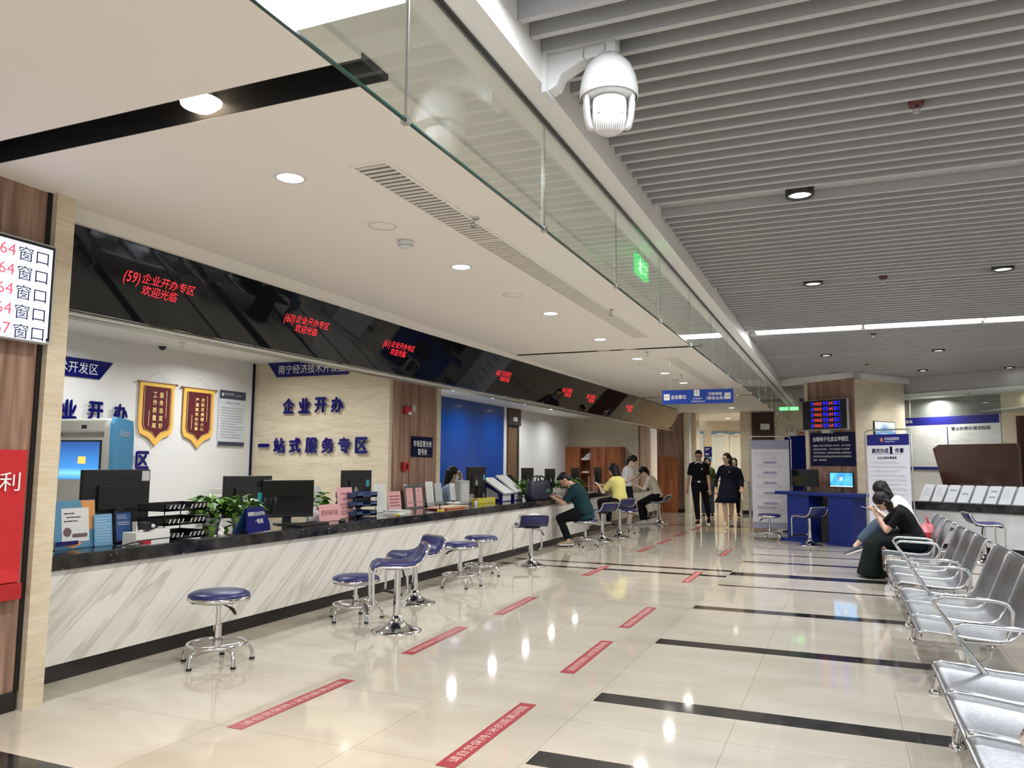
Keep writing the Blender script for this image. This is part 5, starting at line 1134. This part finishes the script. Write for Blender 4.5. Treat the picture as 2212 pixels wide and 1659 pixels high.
# boards on the side wall
t = thing('notice_board', 'white wall board with a navy header and a licence flow chart', 'notice board', rp(ra, -2.4, 1.60, 1.75), RZ)
MB().box(-1.75, 1.76, -.02, .02, -.42, .52).build('board', mat('board_white', (.60, .64, .62), .4), t)
s = MB(); s.rect((0, -.02, .445), X, Z, 3.5, .15, 0, .001); s.rect((.0, -.02, -.435), X, Z, 3.5, .055, 0, .001); s.rect((.835, -.02, .10), X, Z, .018, .46, 0, .001); s.build('navy_bands', mat('banner_navy', (.01, .012, .16), .4), t)
s = MB(); s.text('营业执照办理流程图', (1.25, -.02, .29), X, Z, .68, .065, 0, .001, bold=.001); s.build('title', MNAVYD, t)
s = MB(); s.text('市场监管局', (.0, -.022, .45), X, Z, .35, .06, 0, .001); s.build('header_text', MPAP, t)
s = MB()
for x, z, w_ in ((1.25, .18, .16), (.93, .06, .22), (1.1, .09, .11), (1.25, .07, .2), (1.45, .1, .15), (1.63, .07, .18), (1.25, -.03, .1), (1.45, -.02, .2)): s.lines((x, -.02, z), X, Z, w_, .04, 2, 0, .001, int(x*10))
s.lines((.35, -.02, -.1), X, Z, .7, .6, 22, 0, .001, 4); s.lines((-.9, -.02, -.1), X, Z, 1.2, .6, 22, 0, .001, 5); s.build('print', MPAPL, t)
t = thing('entrance_plaque', 'tall dark wooden plaque with vertical grey characters at the right edge', 'plaque', rp(ra, -.14, 1.53, 1.6), RZ)
MB().box(-.21, .21, -.03, .02, -.62, .62).build('board', MDOOR, t, bevel=.01)
s = MB()
for i, ch in enumerate('南宁市市场监督管理局'): s.text(ch, (.02, -.031, .53-.118*i), X, Z, .11, .085, 0, .003, bold=.001)
s.build('characters', mat('plaque_grey', (.30, .29, .30), .4), t)
t = downlight('recessed_downlight', 'round downlight in the white soffit above the dark plaque', 2.95, 15.55, 2.619, .09, 'soffit downlights')
sprinkler('small sprinkler under the white soffit above the notice board', 2.0, 15.6, 2.62, False, 'soffit sprinklers')
t = thing('glass_partition', 'frameless glass panes below the white soffit over the notice board', 'glass screen', rp(ra, -2.4, 1.15, 2.35), RZ)
for i in range(4): MB().box(-1.8+i*1.1, -.71+i*1.1, -.004, .004, -.1, .3).build('pane', MPANE, t)
for i in range(3): MB().box(-.71+i*1.1, -.70+i*1.1, -.006, .006, -.1, .3).build('joint', MALU, t)

# ================================================================== people
def skin(name, c): return mat(name, c, .5, spec=.35)
SK1, SK2 = skin('skin_warm', (.60, .38, .28)), skin('skin_fair', (.72, .50, .40))
MHAIR = mat('black_hair', (.010, .008, .008), .5, spec=.3)
MEYE = mat('eye_dark', (.02, .015, .012), .3); MLIP = mat('lip', (.42, .16, .14), .5)
def remesh(mb, name, m, parent, voxel, smooth=3, fac=.5):
    o = mb.build(name, m); md = o.modifiers.new('r', 'REMESH'); md.mode = 'VOXEL'; md.voxel_size = voxel; md.use_smooth_shade = True
    s_ = o.modifiers.new('s', 'SMOOTH'); s_.iterations = smooth; s_.factor = fac
    me = bpy.data.meshes.new_from_object(o.evaluated_get(bpy.context.evaluated_depsgraph_get()))
    old = o.data; o.modifiers.clear(); o.data = me; bpy.data.meshes.remove(old); me.name = name
    for p in me.polygons: p.use_smooth = True
    if not me.materials: me.materials.append(m)
    o.parent = parent; return o
def cap(s, a, b, ra, rb, n=12):
    a, b = V(a), V(b); s.tube([a, b], [ra, rb], n); s.ball(a, ra, n=n); s.ball(b, rb, n=n)
def ik(a, b, l1, l2, pole):
    d = b-a; L = min(d.length, (l1+l2)*.999); dn = d.normalized(); b = a+dn*L
    x = (l1*l1-l2*l2+L*L)/(2*L); h = math.sqrt(max(0, l1*l1-x*x)); p = pole-dn*pole.dot(dn); p = p.normalized()
    return a+dn*x+p*h, b
def person(label, loc, f, pelvis, H=1.66, lean=0, head=(0, 0), hands=None, ankles=None, sex='f', sk=None, hair='long', hair_len=.3,
           top=None, sleeve=.5, hem=-.06, bottom=None, bm=None, skirt=None, shoes=None, toes=None, fat=1.0, extras=None, knee_pole=None, elbow_out=.5, collar=None):
    t = thing('person', label, 'person', loc); lo = Vector(loc); S_ = H/1.68; sk = sk or SK2
    f = V(f).normalized(); r = f.cross(Z).normalized(); P = V(pelvis)-lo
    hm = 1.0 if sex == 'm' else .9
    def spine(s):           # s in metres along the back from the pelvis
        p = P.copy(); n_ = 12; ds = s/n_
        for i in range(n_):
            a = lean*(.45+1.05*max(0, (i+.5)*ds)/.5); p = p+(f*math.sin(a)+Z*math.cos(a))*ds*S_
        a = lean*(.45+1.05*max(0, s)/.5); return p, f*math.sin(a)+Z*math.cos(a), f*math.cos(a)-Z*math.sin(a)
    def ring(s, hw, hd, n=20, fo=0):
        c, u_, ff = spine(s); c = c+ff*fo
        return [c+r*hw*S_*math.cos(q)+ff*hd*S_*math.sin(q) for q in [2*PI*i/n for i in range(n)]]
    TR = [(-.11, .10, .085), (-.05, .15, .11), (0, .165, .118), (.08, .155, .11), (.18, .138, .10), (.29, .152, .112), (.38, .165*hm, .108), (.43, .155*hm, .092), (.465, .115*hm, .075), (.495, .058, .055)]
    nb, nu, nf = spine(.47); sh = [spine(.405)[0]+r*sg*.162*hm*S_ for sg in (-1, 1)]
    hp, hy = head; ha = lean*1.2+hp
    hu = f*math.sin(ha)+Z*math.cos(ha); hf0 = f*math.cos(ha)-Z*math.sin(ha); hf = (hf0*math.cos(hy)+r*math.sin(hy)).normalized(); hr = hf.cross(hu).normalized()
    na = lean*1.2+hp*.5; hc = nb+(f*math.sin(na)+Z*math.cos(na))*.168*S_+hf*.02
    M3 = Matrix((hr, hf, hu)).transposed()
    b = MB(); b.loft([ring(s, w_*fat, d_*fat) for s, w_, d_ in TR])
    for sg, q in zip((-1, 1), sh): cap(b, spine(.478)[0]+r*sg*.035*S_, q+Z*.004, .040*S_, .048*S_*hm)
    cap(b, nb-nu*.03, hc-hu*.06*S_, .058*S_*(1.08 if sex == 'm' else .92), .052*S_*(1.08 if sex == 'm' else .92))
    # head: skull, jaw, nose, brow, ears
    b.ball(hc+hu*.022*S_-hf*.008, .076*S_, .095*S_, .098*S_, 20, 0, M3); b.ball(hc-hu*.04*S_+hf*.018*S_, .060*S_, .070*S_, .078*S_, 18, 0, M3)
    b.ball(hc-hu*.098*S_+hf*.055*S_, .026*S_, .022*S_, .018*S_, 10, 0, M3); b.ball(hc+hu*.025*S_+hf*.072*S_, .052*S_, .02*S_, .014*S_, 12, 0, M3)
    b.tube([hc+hu*.012*S_+hf*.088*S_, hc-hu*.018*S_+hf*.102*S_, hc-hu*.03*S_+hf*.106*S_, hc-hu*.036*S_+hf*.09*S_], [.009*S_, .012*S_, .016*S_, .012*S_], 8)
    for sg in (-1, 1): b.ball(hc+hr*sg*.077*S_-hu*.01*S_-hf*.005, .010*S_, .020*S_, .033*S_, 10, 0, M3)
    # arms
    el = []; wr = []
    hands = hands or [None, None]
    for i, sg in enumerate((-1, 1)):
        tg = V(hands[i])-lo if hands[i] is not None else sh[i]+r*sg*.07-Z*.5*S_+f*.06
        e, w_ = ik(sh[i], tg, .285*S_, .25*S_, -Z*.8-f*.5+r*sg*elbow_out); el.append(e); wr.append(w_)
        cap(b, sh[i], e, .050*S_*hm*fat, .038*S_*hm); cap(b, e, w_, .040*S_*hm, .025*S_*hm)
        # hand: palm, four bent fingers, thumb
        d = (w_-e).normalized(); side = d.cross(Z); side = side.normalized() if side.length > .1 else r.copy(); dn = side.cross(d)
        if dn.z > 0: dn = -dn
        if hands[i] is None: side = f.copy(); dn = -r*sg
        HS = .95*S_
        pc = w_+d*.045*HS; b.ball(pc, 1, 1, 1, 12, 0, Matrix((side*.040*HS, dn*.016*HS, d*.052*HS)).transposed())
        for k_ in range(4):
            o_ = (k_-1.5)*.0205*HS; L = (.072, .082, .078, .062)[k_]*HS; p0 = w_+d*.085*HS+side*o_
            p1 = p0+(d*.85+dn*.35)*L*.5; p2 = p1+(d*.35+dn*.9)*L*.35; p3 = p2+(dn*.95-d*.25)*L*.28
            b.tube([p0, p1, p2, p3], [.0088*HS, .0082*HS, .0076*HS, .0062*HS], 8); b.ball(p3, .0064*HS, n=8)
        ts = -sg if hands[i] is not None else 1
        ts = 1 if side.dot(r*-sg) > 0 else -1
        if hands[i] is None: ts = 1
        p0 = w_+d*.03*HS+side*ts*.03*HS; p1 = p0+(side*ts*.7+d*.6+dn*.3).normalized()*.035*HS; p2 = p1+(d*.8+dn*.5+side*ts*.1).normalized()*.03*HS
        b.tube([p0, p1, p2], [.012*HS, .0098*HS, .0076*HS], 8); b.ball(p2, .0076*HS, n=8)
    # legs
    hips = [P+r*sg*.088*S_ for sg in (-1, 1)]; kn = []; an = []
    if ankles:
        for i, sg in enumerate((-1, 1)):
            pole = (V(knee_pole[i]) if knee_pole else f*1.0+Z*.35+r*sg*.12)
            k_, a_ = ik(hips[i], V(ankles[i])-lo, .42*S_, .40*S_, pole); kn.append(k_); an.append(a_)
            b.tube([hips[i]-(k_-hips[i]).normalized()*.02, hips[i].lerp(k_, .3), k_], [.088*S_*fat, .080*S_*fat, .054*S_], 14); b.ball(hips[i], .088*S_*fat, n=14); b.ball(k_, .054*S_, n=12)
            back = (k_-a_).normalized().cross(r).normalized(); back = back if back.dot(f) < 0 else -back
            b.tube([k_, k_.lerp(a_, .3)+back*.012, k_.lerp(a_, .65), a_], [.053*S_, .056*S_, .042*S_, .034*S_], 12); b.ball(a_, .036*S_, n=10)
            td = V(toes[i]) if toes else f+r*sg*.15
            td = td.normalized(); cap(b, a_-Z*.03, a_+td*.09*S_-Z*.05, .028*S_, .014*S_)
    remesh(b, 'body', sk, t, .0085, 2, .4)
    # face details
    s = MB()
    for sg in (-1, 1): s.ball(hc+hr*sg*.031*S_+hu*.004*S_+hf*.085*S_, .0125*S_, .006*S_, .0065*S_, 10, 0, M3); s.obox(hc+hr*sg*.032*S_+hu*.024*S_+hf*.090*S_, hr*.019*S_, hf*.004*S_, hu*.003*S_)
    s.build('eyes', MEYE, t)
    s = MB(); s.ball(hc-hu*.062*S_+hf*.086*S_, .021*S_, .008*S_, .0065*S_, 12, 0, M3); s.build('lips', MLIP, t)
    # hair
    s = MB()
    if hair == 'short':
        s.ball(hc+hu*.034*S_-hf*.022*S_, .083*S_, .094*S_, .096*S_, 20, 0, M3); s.ball(hc-hu*.03*S_-hf*.05*S_, .066*S_, .052*S_, .07*S_, 14, 0, M3); s.ball(hc+hu*.095*S_+hf*.03*S_, .062*S_, .05*S_, .032*S_, 16, 0, M3)
    else:
        s.ball(hc+hu*.036*S_-hf*.022*S_, .088*S_, .101*S_, .100*S_, 22, 0, M3)
        dn_ = (-Z*.9-hf*.18).normalized(); base = hc-hf*.06*S_+hu*.02*S_
        if hair == 'long':
            rg = []
            for k_ in range(8):
                q_ = k_/7; c = base+hu*(.03-.11*min(1, q_*2))*S_+dn_*hair_len*q_; wd = (.092-.014*q_)*S_; dp = (.078-.036*q_)*S_
                c = c-hf*.0+(-f*.02*q_); rg.append([c+hr*wd*math.cos(q)+hf*dp*math.sin(q) for q in [2*PI*i/16 for i in range(16)]])
            s.loft(rg)
            for sg in (-1, 1): cap(s, hc+hr*sg*.072*S_+hu*.05*S_-hf*.01, hc+hr*sg*.078*S_-hu*.07*S_-hf*.03, .026*S_, .022*S_)
        elif hair == 'tail':
            s.ball(base-hf*.05*S_+hu*.0, .032*S_, n=12); q0 = base-hf*.055*S_
            s.tube([q0, q0+dn_*.10-hf*.03, q0+dn_*.2-hf*.02, q0+dn_*hair_len], [.03*S_, .036*S_, .03*S_, .008*S_], 10); s.ball(q0+dn_*hair_len, .01, n=8)
    remesh(s, 'hair', MHAIR, t, .010, 2, .4)
    # clothes
    tops = top
    if tops:
        s = MB(); g = .018 if sex == 'm' else .015
        TR2 = [(hem, .168, .122)] + [q for q in TR if q[0] > hem+.03 and q[0] < .48]+[(.478, .085*hm, .068)]
        s.loft([ring(a_, w_*fat+g, d_*fat+g) for a_, w_, d_ in TR2])
        for sg, q in zip((-1, 1), sh): cap(s, spine(.462)[0]+r*sg*.05*S_, q+Z*.003, .046*S_, .060*S_*hm)
        for i in (0, 1):
            e_ = el[i]; w_ = wr[i]
            if sleeve <= 1: q = sh[i].lerp(e_, sleeve); s.tube([sh[i], q], [.064*S_*hm*min(fat, 1.1), .062*S_*hm], 14); s.ball(sh[i], .064*S_*hm*min(fat, 1.1), n=14)
            else: s.ball(sh[i], .060*S_*hm, n=14); s.tube([sh[i], e_, e_.lerp(w_, sleeve-1)], [.062*S_*hm, .050*S_*hm, .036*S_*hm], 14)
        remesh(s, 'shirt' if not skirt or skirt[0] != 'dress' else 'dress_top', tops, t, .012, 3)
    if bottom and ankles:
        s = MB(); s.loft([ring(a_, w_*fat+.013, d_*fat+.013) for a_, w_, d_ in TR[:4]])
        wl = bottom if isinstance(bottom, (int, float)) else 1
        for i in (0, 1):
            e_ = kn[i].lerp(an[i], .0)+(an[i]-kn[i])*(wl-1 if wl > 1 else .96)
            fl = .062 if bm[1] == 'wide' else .047
            s.ball(hips[i], .103*S_*fat, n=14); s.tube([hips[i], hips[i].lerp(kn[i], .4), kn[i]], [.103*S_*fat, .092*S_*fat, .068*S_], 16); s.ball(kn[i], .068*S_, n=14)
            s.tube([kn[i], kn[i].lerp(e_, .5), e_], [.067*S_, (.062 if fl < .05 else .07)*S_, fl*S_*1.05], 14)
        remesh(s, 'trousers', bm[0], t, .013, 3)
    if skirt:
        kind, ms, hemz, spread_ = skirt
        s = MB(); mid = (kn[0]+kn[1])/2 if kn else P-Z*.4
        if kind in ('dress', 'stand'):
            c1 = P+f*.0; rg = []
            zz = [.12, .07, 0, -.1, -.22]; ww = [.140, .160, .184, .20, .215]
            for z, wv_ in zip(zz, ww): rg.append([P+Z*z*S_+r*wv_*S_*math.cos(q)+f*wv_*.74*S_*math.sin(q) for q in [2*PI*i/36 for i in range(36)]])
            zb = hemz-lo.z; c = Vector((P.x, P.y, zb))+f*.02; rg.append([c+r*spread_*(1+.05*math.cos(5*q))*math.cos(q)+f*spread_*.8*(1+.05*math.cos(5*q))*math.sin(q) for q in [2*PI*i/36 for i in range(36)]])
            s.loft(rg, cap=False); o = s.build('skirt', ms, t); md = o.modifiers.new('sol', 'SOLIDIFY'); md.thickness = .006
        else:            # seated long skirt: over the thighs, then falling to the hem
            rg = []
            kf = mid+f*.07
            hemc = Vector((kf.x, kf.y, hemz))+f*.06
            path = [(P-f*.10, Z*.13+f*.02, .19), (P+f*.02, Z*.145, .20), (P.lerp(mid, .5), Z*.125, .205), (mid, Z*.11+f*.03, .20), (kf-Z*.06, Z*.04+f*.10, .20), (kf.lerp(hemc, .5), f*.12, .215), (hemc, f*.15, .24)]
            for c, vv, wv_ in path: rg.append([c+r*wv_*S_*math.cos(q)+vv*math.sin(q) for q in [2*PI*i/28 for i in range(28)]])
            s.loft(rg); remesh(s, 'skirt', ms, t, .014, 4)
    if shoes and ankles:
        for i, sg in enumerate((-1, 1)):
            a_ = an[i]; td = (V(toes[i]) if toes else f+r*sg*.15).normalized(); sd = td.cross(Z).normalized() if abs(td.z) < .9 else r; uu = sd.cross(td)
            s = MB(); rg = []
            for k_, (l_, w_, h_) in enumerate(((-.075, .026, .05), (-.06, .034, .075), (-.02, .037, .085), (.03, .038, .07), (.08, .044, .05), (.13, .042, .04), (.165, .03, .03), (.178, .012, .02))):
                c = a_+td*l_*S_-uu*.068*S_+uu*h_*.5*S_; rg.append([c+sd*w_*S_*math.cos(q)+uu*h_*.5*S_*math.sin(q) for q in [2*PI*j/14 for j in range(14)]])
            s.loft(rg); so = s.build('shoe', shoes, t)
            s = MB(); pl = [(-.085, -.026), (-.085, .026), (-.03, .036), (.08, .046), (.15, .038), (.186, .0), (.15, -.038), (.08, -.046), (-.03, -.036)]
            s.prism([(x*S_, y*S_) for x, y in pl], a_-uu*.070*S_, td, sd, uu*.018*S_); s.build('sole', MPLW if shoes not in (SHB,) else MBLKM, so)
    if extras: extras(t, dict(hc=hc, hf=hf, hu=hu, hr=hr, wr=wr, el=el, sh=sh, P=P, r=r, f=f, S=S_, spine=spine, ring=ring, M3=M3, lo=lo))
    return t
SHB = mat('shoe_black', (.015, .015, .016), .4); SHW = mat('shoe_white', (.68, .67, .63), .5); SHT = mat('shoe_tan', (.36, .29, .19), .6); SHG = mat('shoe_grey', (.07, .07, .08), .55)
CTEAL = mat('cloth_dark_teal', (.012, .040, .050), .85, spec=.12); CBLK = mat('cloth_black', (.010, .010, .012), .85, spec=.12); CYEL = mat('cloth_yellow', (.72, .66, .23), .85, spec=.12)
CWHT = mat('cloth_white', (.72, .73, .75), .8, spec=.12); CCRM = mat('cloth_cream', (.70, .65, .54), .85, spec=.12); CNVY = mat('cloth_navy', (.012, .014, .032), .85, spec=.12); CDEN = mat('cloth_denim', (.07, .10, .14), .85, spec=.12)
CLBL = mat('cloth_pale_blue', (.26, .36, .55), .85, spec=.12); CGRN = mat('cloth_olive', (.07, .10, .03), .85, spec=.12); CSKT = mat('cloth_dark_green_black', (.010, .014, .015), .85, spec=.12)
def phone(label, c, along, normal):
    c, a, n_ = V(c), V(along).normalized(), V(normal).normalized(); sd = a.cross(n_).normalized(); n_ = sd.cross(a)
    t = thing('phone', label, 'phone', c); MB().obox((0, 0, 0), a*.075, sd*.037, n_*.004).build('case', MPLB, t, bevel=.003); MB().obox(n_*.0045, a*.07, sd*.034, n_*.0006).build('screen', mat('phone_screen', (.3, .35, .4), .1, emit=(.7, .8, .9), es=.35), t)
# 1 seated man in teal
person('man in a dark teal T-shirt sitting on a round stool at the counter', (-3.96, 12.47, 0), (-.95, -.28, 0), (-3.97, 12.46, .555), 1.68, R(27), (R(24), 0),
       hands=[(-4.47, 12.25, .80), (-4.50, 12.55, .80)], ankles=[(-4.22, 12.42, .10), (-4.17, 12.22, .10)], toes=[(-.95, -.3, 0), (-.8, -.6, 0)], sex='m', sk=SK1, hair='short', top=CTEAL, sleeve=.85, hem=-.12, bottom=1, bm=(CBLK, 'slim'), shoes=SHT, fat=1.2)
# 2 woman in yellow
person('woman in a yellow T-shirt sitting on a bar stool with her phone', (-3.88, 14.34, 0), (-.86, .5, 0), (-3.88, 14.36, .66), 1.60, R(14), (R(12), 0),
       hands=[(-4.30, 14.42, .93), (-4.27, 14.60, .93)], ankles=[(-4.22, 14.40, .26), (-4.18, 14.62, .24)], hair='long', hair_len=.34, top=CYEL, sleeve=.8, hem=-.10, bottom=1, bm=(CBLK, 'slim'), shoes=SHW)
phone('black phone held by the woman in yellow', (-4.38, 14.56, .97), (-.86, .5, .3), (.4, -.2, .9))
# 3 woman in white
person('woman in a white blouse and navy skirt standing looking down at her phone', (-4.28, 16.4, 0), (.92, .1, 0), (-4.30, 16.4, .84), 1.60, R(8), (R(34), 0),
       hands=[(-4.13, 16.50, 1.06), (-4.12, 16.32, 1.07)], ankles=[(-4.27, 16.52, .08), (-4.20, 16.28, .08)], hair='tail', hair_len=.22, top=CWHT, sleeve=1.5, hem=-.02, skirt=('stand', CNVY, .42, .26), shoes=SHW)
phone('pale phone held up by the woman in the white blouse', (-4.03, 16.41, 1.11), (.75, 0, .6), (-.5, 0, .8))
# 4 woman in cream
person('woman in a cream blouse and wide black trousers perched on the far bar stool', (-3.95, 17.9, 0), (-.98, -.1, 0), (-3.97, 17.9, .63), 1.66, R(26), (R(14), 0),
       hands=[(-4.42, 17.62, .88), (-4.44, 17.84, .88)], ankles=[(-4.26, 17.74, .08), (-4.20, 17.95, .08)], hair='tail', hair_len=.26, top=CCRM, sleeve=1.1, hem=-.04, bottom=1, bm=(CBLK, 'wide'), shoes=SHW)
phone('phone in the hands of the woman in cream', (-4.53, 17.82, .90), (-.9, 0, .35), (.35, 0, .9))
# 5 walking man
def man_x(t, g):
    s = MB(); c, u_, ff = g['spine'](.47)
    for sg in (-1, 1): s.obox(c+g['r']*sg*.052+ff*.078-u_*.012, g['r']*.034+u_*.014*-sg, ff*.008, u_*.03)
    s.loft([[c+g['r']*w_*math.cos(q)+ff*w_*.9*math.sin(q)+u_*z for q in [2*PI*i/18 for i in range(18)]] for w_, z in ((.094, -.02), (.082, .032))], cap=False)
    s.build('collar', CWHT, t)
    s = MB()
    for sg, sh_, e_ in ((-1, g['sh'][0], g['el'][0]), (1, g['sh'][1], g['el'][1])):
        d = (e_-sh_).normalized(); s.tube([c+g['r']*sg*.09+Z*.015, sh_+Z*.06+g['r']*sg*.02, sh_+g['r']*sg*.062+d*.08, sh_+g['r']*sg*.058+d*.2], .009, 6)
    s.build('sleeve_piping', CWHT, t)
    MB().loft([g['ring'](s_, .18, .135, 24) for s_ in (.035, .07)], cap=False).build('belt', MPLB, t); q, u_, ff = g['spine'](.052); MB().obox(q+ff*.137, g['r']*.022, ff*.004, u_*.016).build('buckle', MCHR, t)
    q, u_, ff = g['spine'](.34); MB().ball(q+ff*.128-g['r']*.075, .022, .01, .018, 10).build('badge', MPLW, t)
person('man in a black polo with a white collar walking towards the camera', (-3.05, 18.1, 0), (.10, -1, 0), (-3.05, 18.12, .92), 1.70, R(3), (R(18), 0),
       hands=[(-2.80, 18.0, .80), (-3.34, 18.2, .80)], ankles=[(-2.90, 18.45, .14), (-3.06, 17.95, .08)], toes=[(.1, -1, -.35), (.0, -1, 0)], sex='m', sk=SK1, hair='short', top=CBLK, sleeve=.75, hem=.0, bottom=1, bm=(CBLK, 'slim'), shoes=SHB, extras=man_x)
# 6 walking woman
def wom_x(t, g):
    q, u_, ff = g['spine'](.33); MB().ball(q+ff*.125+g['r']*-.06, .015, .006, .02, 8).build('brooch', MPLG, t)
    s = MB()
    for sg in (-1, 1): s.tube([g['hc']+g['hf']*.098*g['S']+g['hr']*(sg*.032+.024*math.cos(q_))+g['hu']*(.004+.018*math.sin(q_)) for q_ in [2*PI*i/14 for i in range(14)]], .002, 5, closed=True)
    s.build('spectacles', MBLK, t)
person('woman in a navy knee-length dress and white shoes walking towards the camera', (-2.40, 17.9, 0), (.0, -1, 0), (-2.40, 17.92, .88), 1.62, R(2), (R(4), R(28)),
       hands=[(-2.10, 17.85, .84), (-2.64, 17.85, .82)], ankles=[(-2.36, 18.2, .12), (-2.42, 17.75, .08)], toes=[(.1, -1, -.3), (-.1, -1, 0)], hair='long', hair_len=.26, top=CNVY, sleeve=1.85, hem=.02, skirt=('dress', CNVY, .52, .27), shoes=SHW, extras=wom_x)
phone('dark phone in the left hand of the woman in the navy dress', (-2.09, 17.82, .68), (.1, -.1, -1), (1, -.2, 0))
# 7 and 8 behind the couple
person('person in an olive jacket and jeans half hidden behind the walking man', (-3.33, 21.05, 0), (.1, -1, 0), (-3.33, 21.06, .84), 1.58, R(3), (R(6), 0), ankles=[(-3.24, 21.2, .08), (-3.42, 20.95, .08)], hair='long', hair_len=.4, top=CGRN, sleeve=1.9, hem=-.14, bottom=1, bm=(CDEN, 'wide'), shoes=SHB)
person('person in dark clothes almost hidden behind the woman in the navy dress', (-2.68, 21.3, 0), (.1, -1, 0), (-2.68, 21.31, .84), 1.56, R(3), (R(6), 0), ankles=[(-2.60, 21.4, .08), (-2.76, 21.2, .08)], hair='long', hair_len=.25, top=CNVY, sleeve=1.9, hem=-.1, bottom=1, bm=(CBLK, 'slim'), shoes=SHB)
# 9 masked clerk
def mask_x(t, g):
    s = MB(); c = g['hc']-g['hu']*.045*g['S']
    rows = []
    for z, o_ in ((.042, .098), (.02, .112), (-.01, .112), (-.04, .096), (-.06, .074)):
        rows.append([c+g['hu']*z*g['S']+g['hf']*(o_*math.cos(a_*.8)-.0)*g['S']+g['hr']*.078*math.sin(a_)*g['S'] for a_ in [R(-85+17*i) for i in range(11)]])
    s.loft(rows, cap=False, closed=False); o = s.build('face_mask', CWHT, t); md = o.modifiers.new('s', 'SOLIDIFY'); md.thickness = .003
person('masked woman with dark hair and a pale blue shirt seated behind the counter', (-5.72, 11.05, 0), (.85, .5, 0), (-5.77, 11.02, .55), 1.64, R(6), (R(4), R(-6)),
       hands=[(-5.57, 11.12, 1.10), (-5.38, 10.92, .82)], ankles=[(-5.36, 11.28, .08), (-5.32, 11.10, .08)], hair='long', hair_len=.16, top=CLBL, sleeve=1.7, hem=-.05, bottom=1, bm=(CNVY, 'slim'), shoes=SHB, extras=mask_x)
def chair(label, x, y, rz):
    t = thing('office_chair', label, 'chair', (x, y, 0), rz, 'office chairs behind the counter')
    MB().box(-.23, .23, -.22, .22, .38, .44).build('seat', MBLKM, t, bevel=.02); MB().box(-.21, .21, -.29, -.24, .55, .98).build('backrest', MBLKM, t, bevel=.02); MB().box(-.03, .03, -.30, -.26, .4, .7).build('back_support', MPLB, t)
    MB().cyl((0, 0, .08), (0, 0, .39), .025, n=12).build('column', MCHR, t)
    for i in range(5):
        a_ = 2*PI*i/5; d = Vector((math.cos(a_), math.sin(a_), 0)); l = MB().tube([d*.02+Z*.10, d*.28+Z*.06], .018, 8).build('leg', MPLB, t); MB().ball(d*.28+Z*.03, .03, n=10).build('castor', MPLB, l)
chair('office chair of the masked woman behind the counter', -5.79, 11.0, math.atan2(-.85, .5))
# 10 second clerk
person('dark-haired clerk bent low behind the slanted manuals', (-5.62, 12.6, 0), (.98, .1, 0), (-5.68, 12.6, .50), 1.60, R(20), (R(26), 0), hands=[(-5.28, 12.72, .79), (-5.28, 12.45, .79)], ankles=[(-5.3, 12.75, .08), (-5.3, 12.5, .08)], hair='short', top=CNVY, sleeve=1.6, hem=-.05, bottom=1, bm=(CBLK, 'slim'), shoes=SHB)
chair('office chair of the clerk bent behind the slanted manuals', -5.70, 12.6, R(-84))
# 11 woman in black on the bench
person('woman in a black T-shirt and long dark skirt sitting on the farthest bench', (.72, 10.72, 0), (-.99, -.12, 0), (.76, 10.66, .45), 1.58, R(32), (R(24), 0),
       hands=[(.34, 10.60, .76), (.33, 10.78, .78)], ankles=[(.36, 10.60, .08), (.34, 10.82, .08)], sk=SK1, hair='long', hair_len=.22, top=CBLK, sleeve=.75, hem=-.05, skirt=('sit', CSKT, .03, .2), shoes=SHB)
phone('pale phone held by the woman in black on the bench', (.24, 10.70, .82), (-.95, -.1, .3), (.3, 0, .95))
# 12 woman in white beside her
person('woman in a white top and rolled jeans with crossed legs, behind the woman in black', (.74, 11.28, 0), (-.99, -.05, 0), (.76, 11.34, .50), 1.66, R(27), (R(20), 0),
       hands=[(.42, 11.2, .74), (.40, 11.4, .74)], ankles=[(.10, 11.22, .31), (.38, 11.42, .08)], knee_pole=[(-.9, 0, 1), (-1, 0, .4)], toes=[(-.9, 0, -.35), (-1, 0, 0)], hair='long', hair_len=.26, top=CWHT, sleeve=1.5, hem=-.06, bottom=1.78, bm=(CDEN, 'wide'), shoes=SHG)
t = thing('shopping_bag', 'red and white plastic bag on the bench behind the two seated women', 'bag', (.92, 11.05, .38))
rn = random.Random(8); rings = []
for z, a_, b_ in ((0, .085, .13), (.02, .105, .165), (.09, .11, .17), (.16, .10, .15), (.215, .075, .12), (.25, .05, .10)): rings.append([Vector((a_*(1+.09*math.sin(3*q+z*20))*math.cos(q)+.02*z, b_*(1+.08*math.cos(5*q+z*30))*math.sin(q), z+.02*math.sin(4*q)*(z > .2))) for q in [2*PI*i/26 for i in range(26)]])
MB().loft(rings[:4]).build('body', MREDP, t); MB().loft(rings[3:]).build('top', mat('bag_pale_red', (.62, .18, .2), .4), t)
for y in (-.05, .05): MB().tube([(.02, y-.03, .24), (.0, y-.02, .32), (-.01, y, .35), (0, y+.02, .32), (.02, y+.03, .24)], .006, 6).build('handle', MREDP, t)
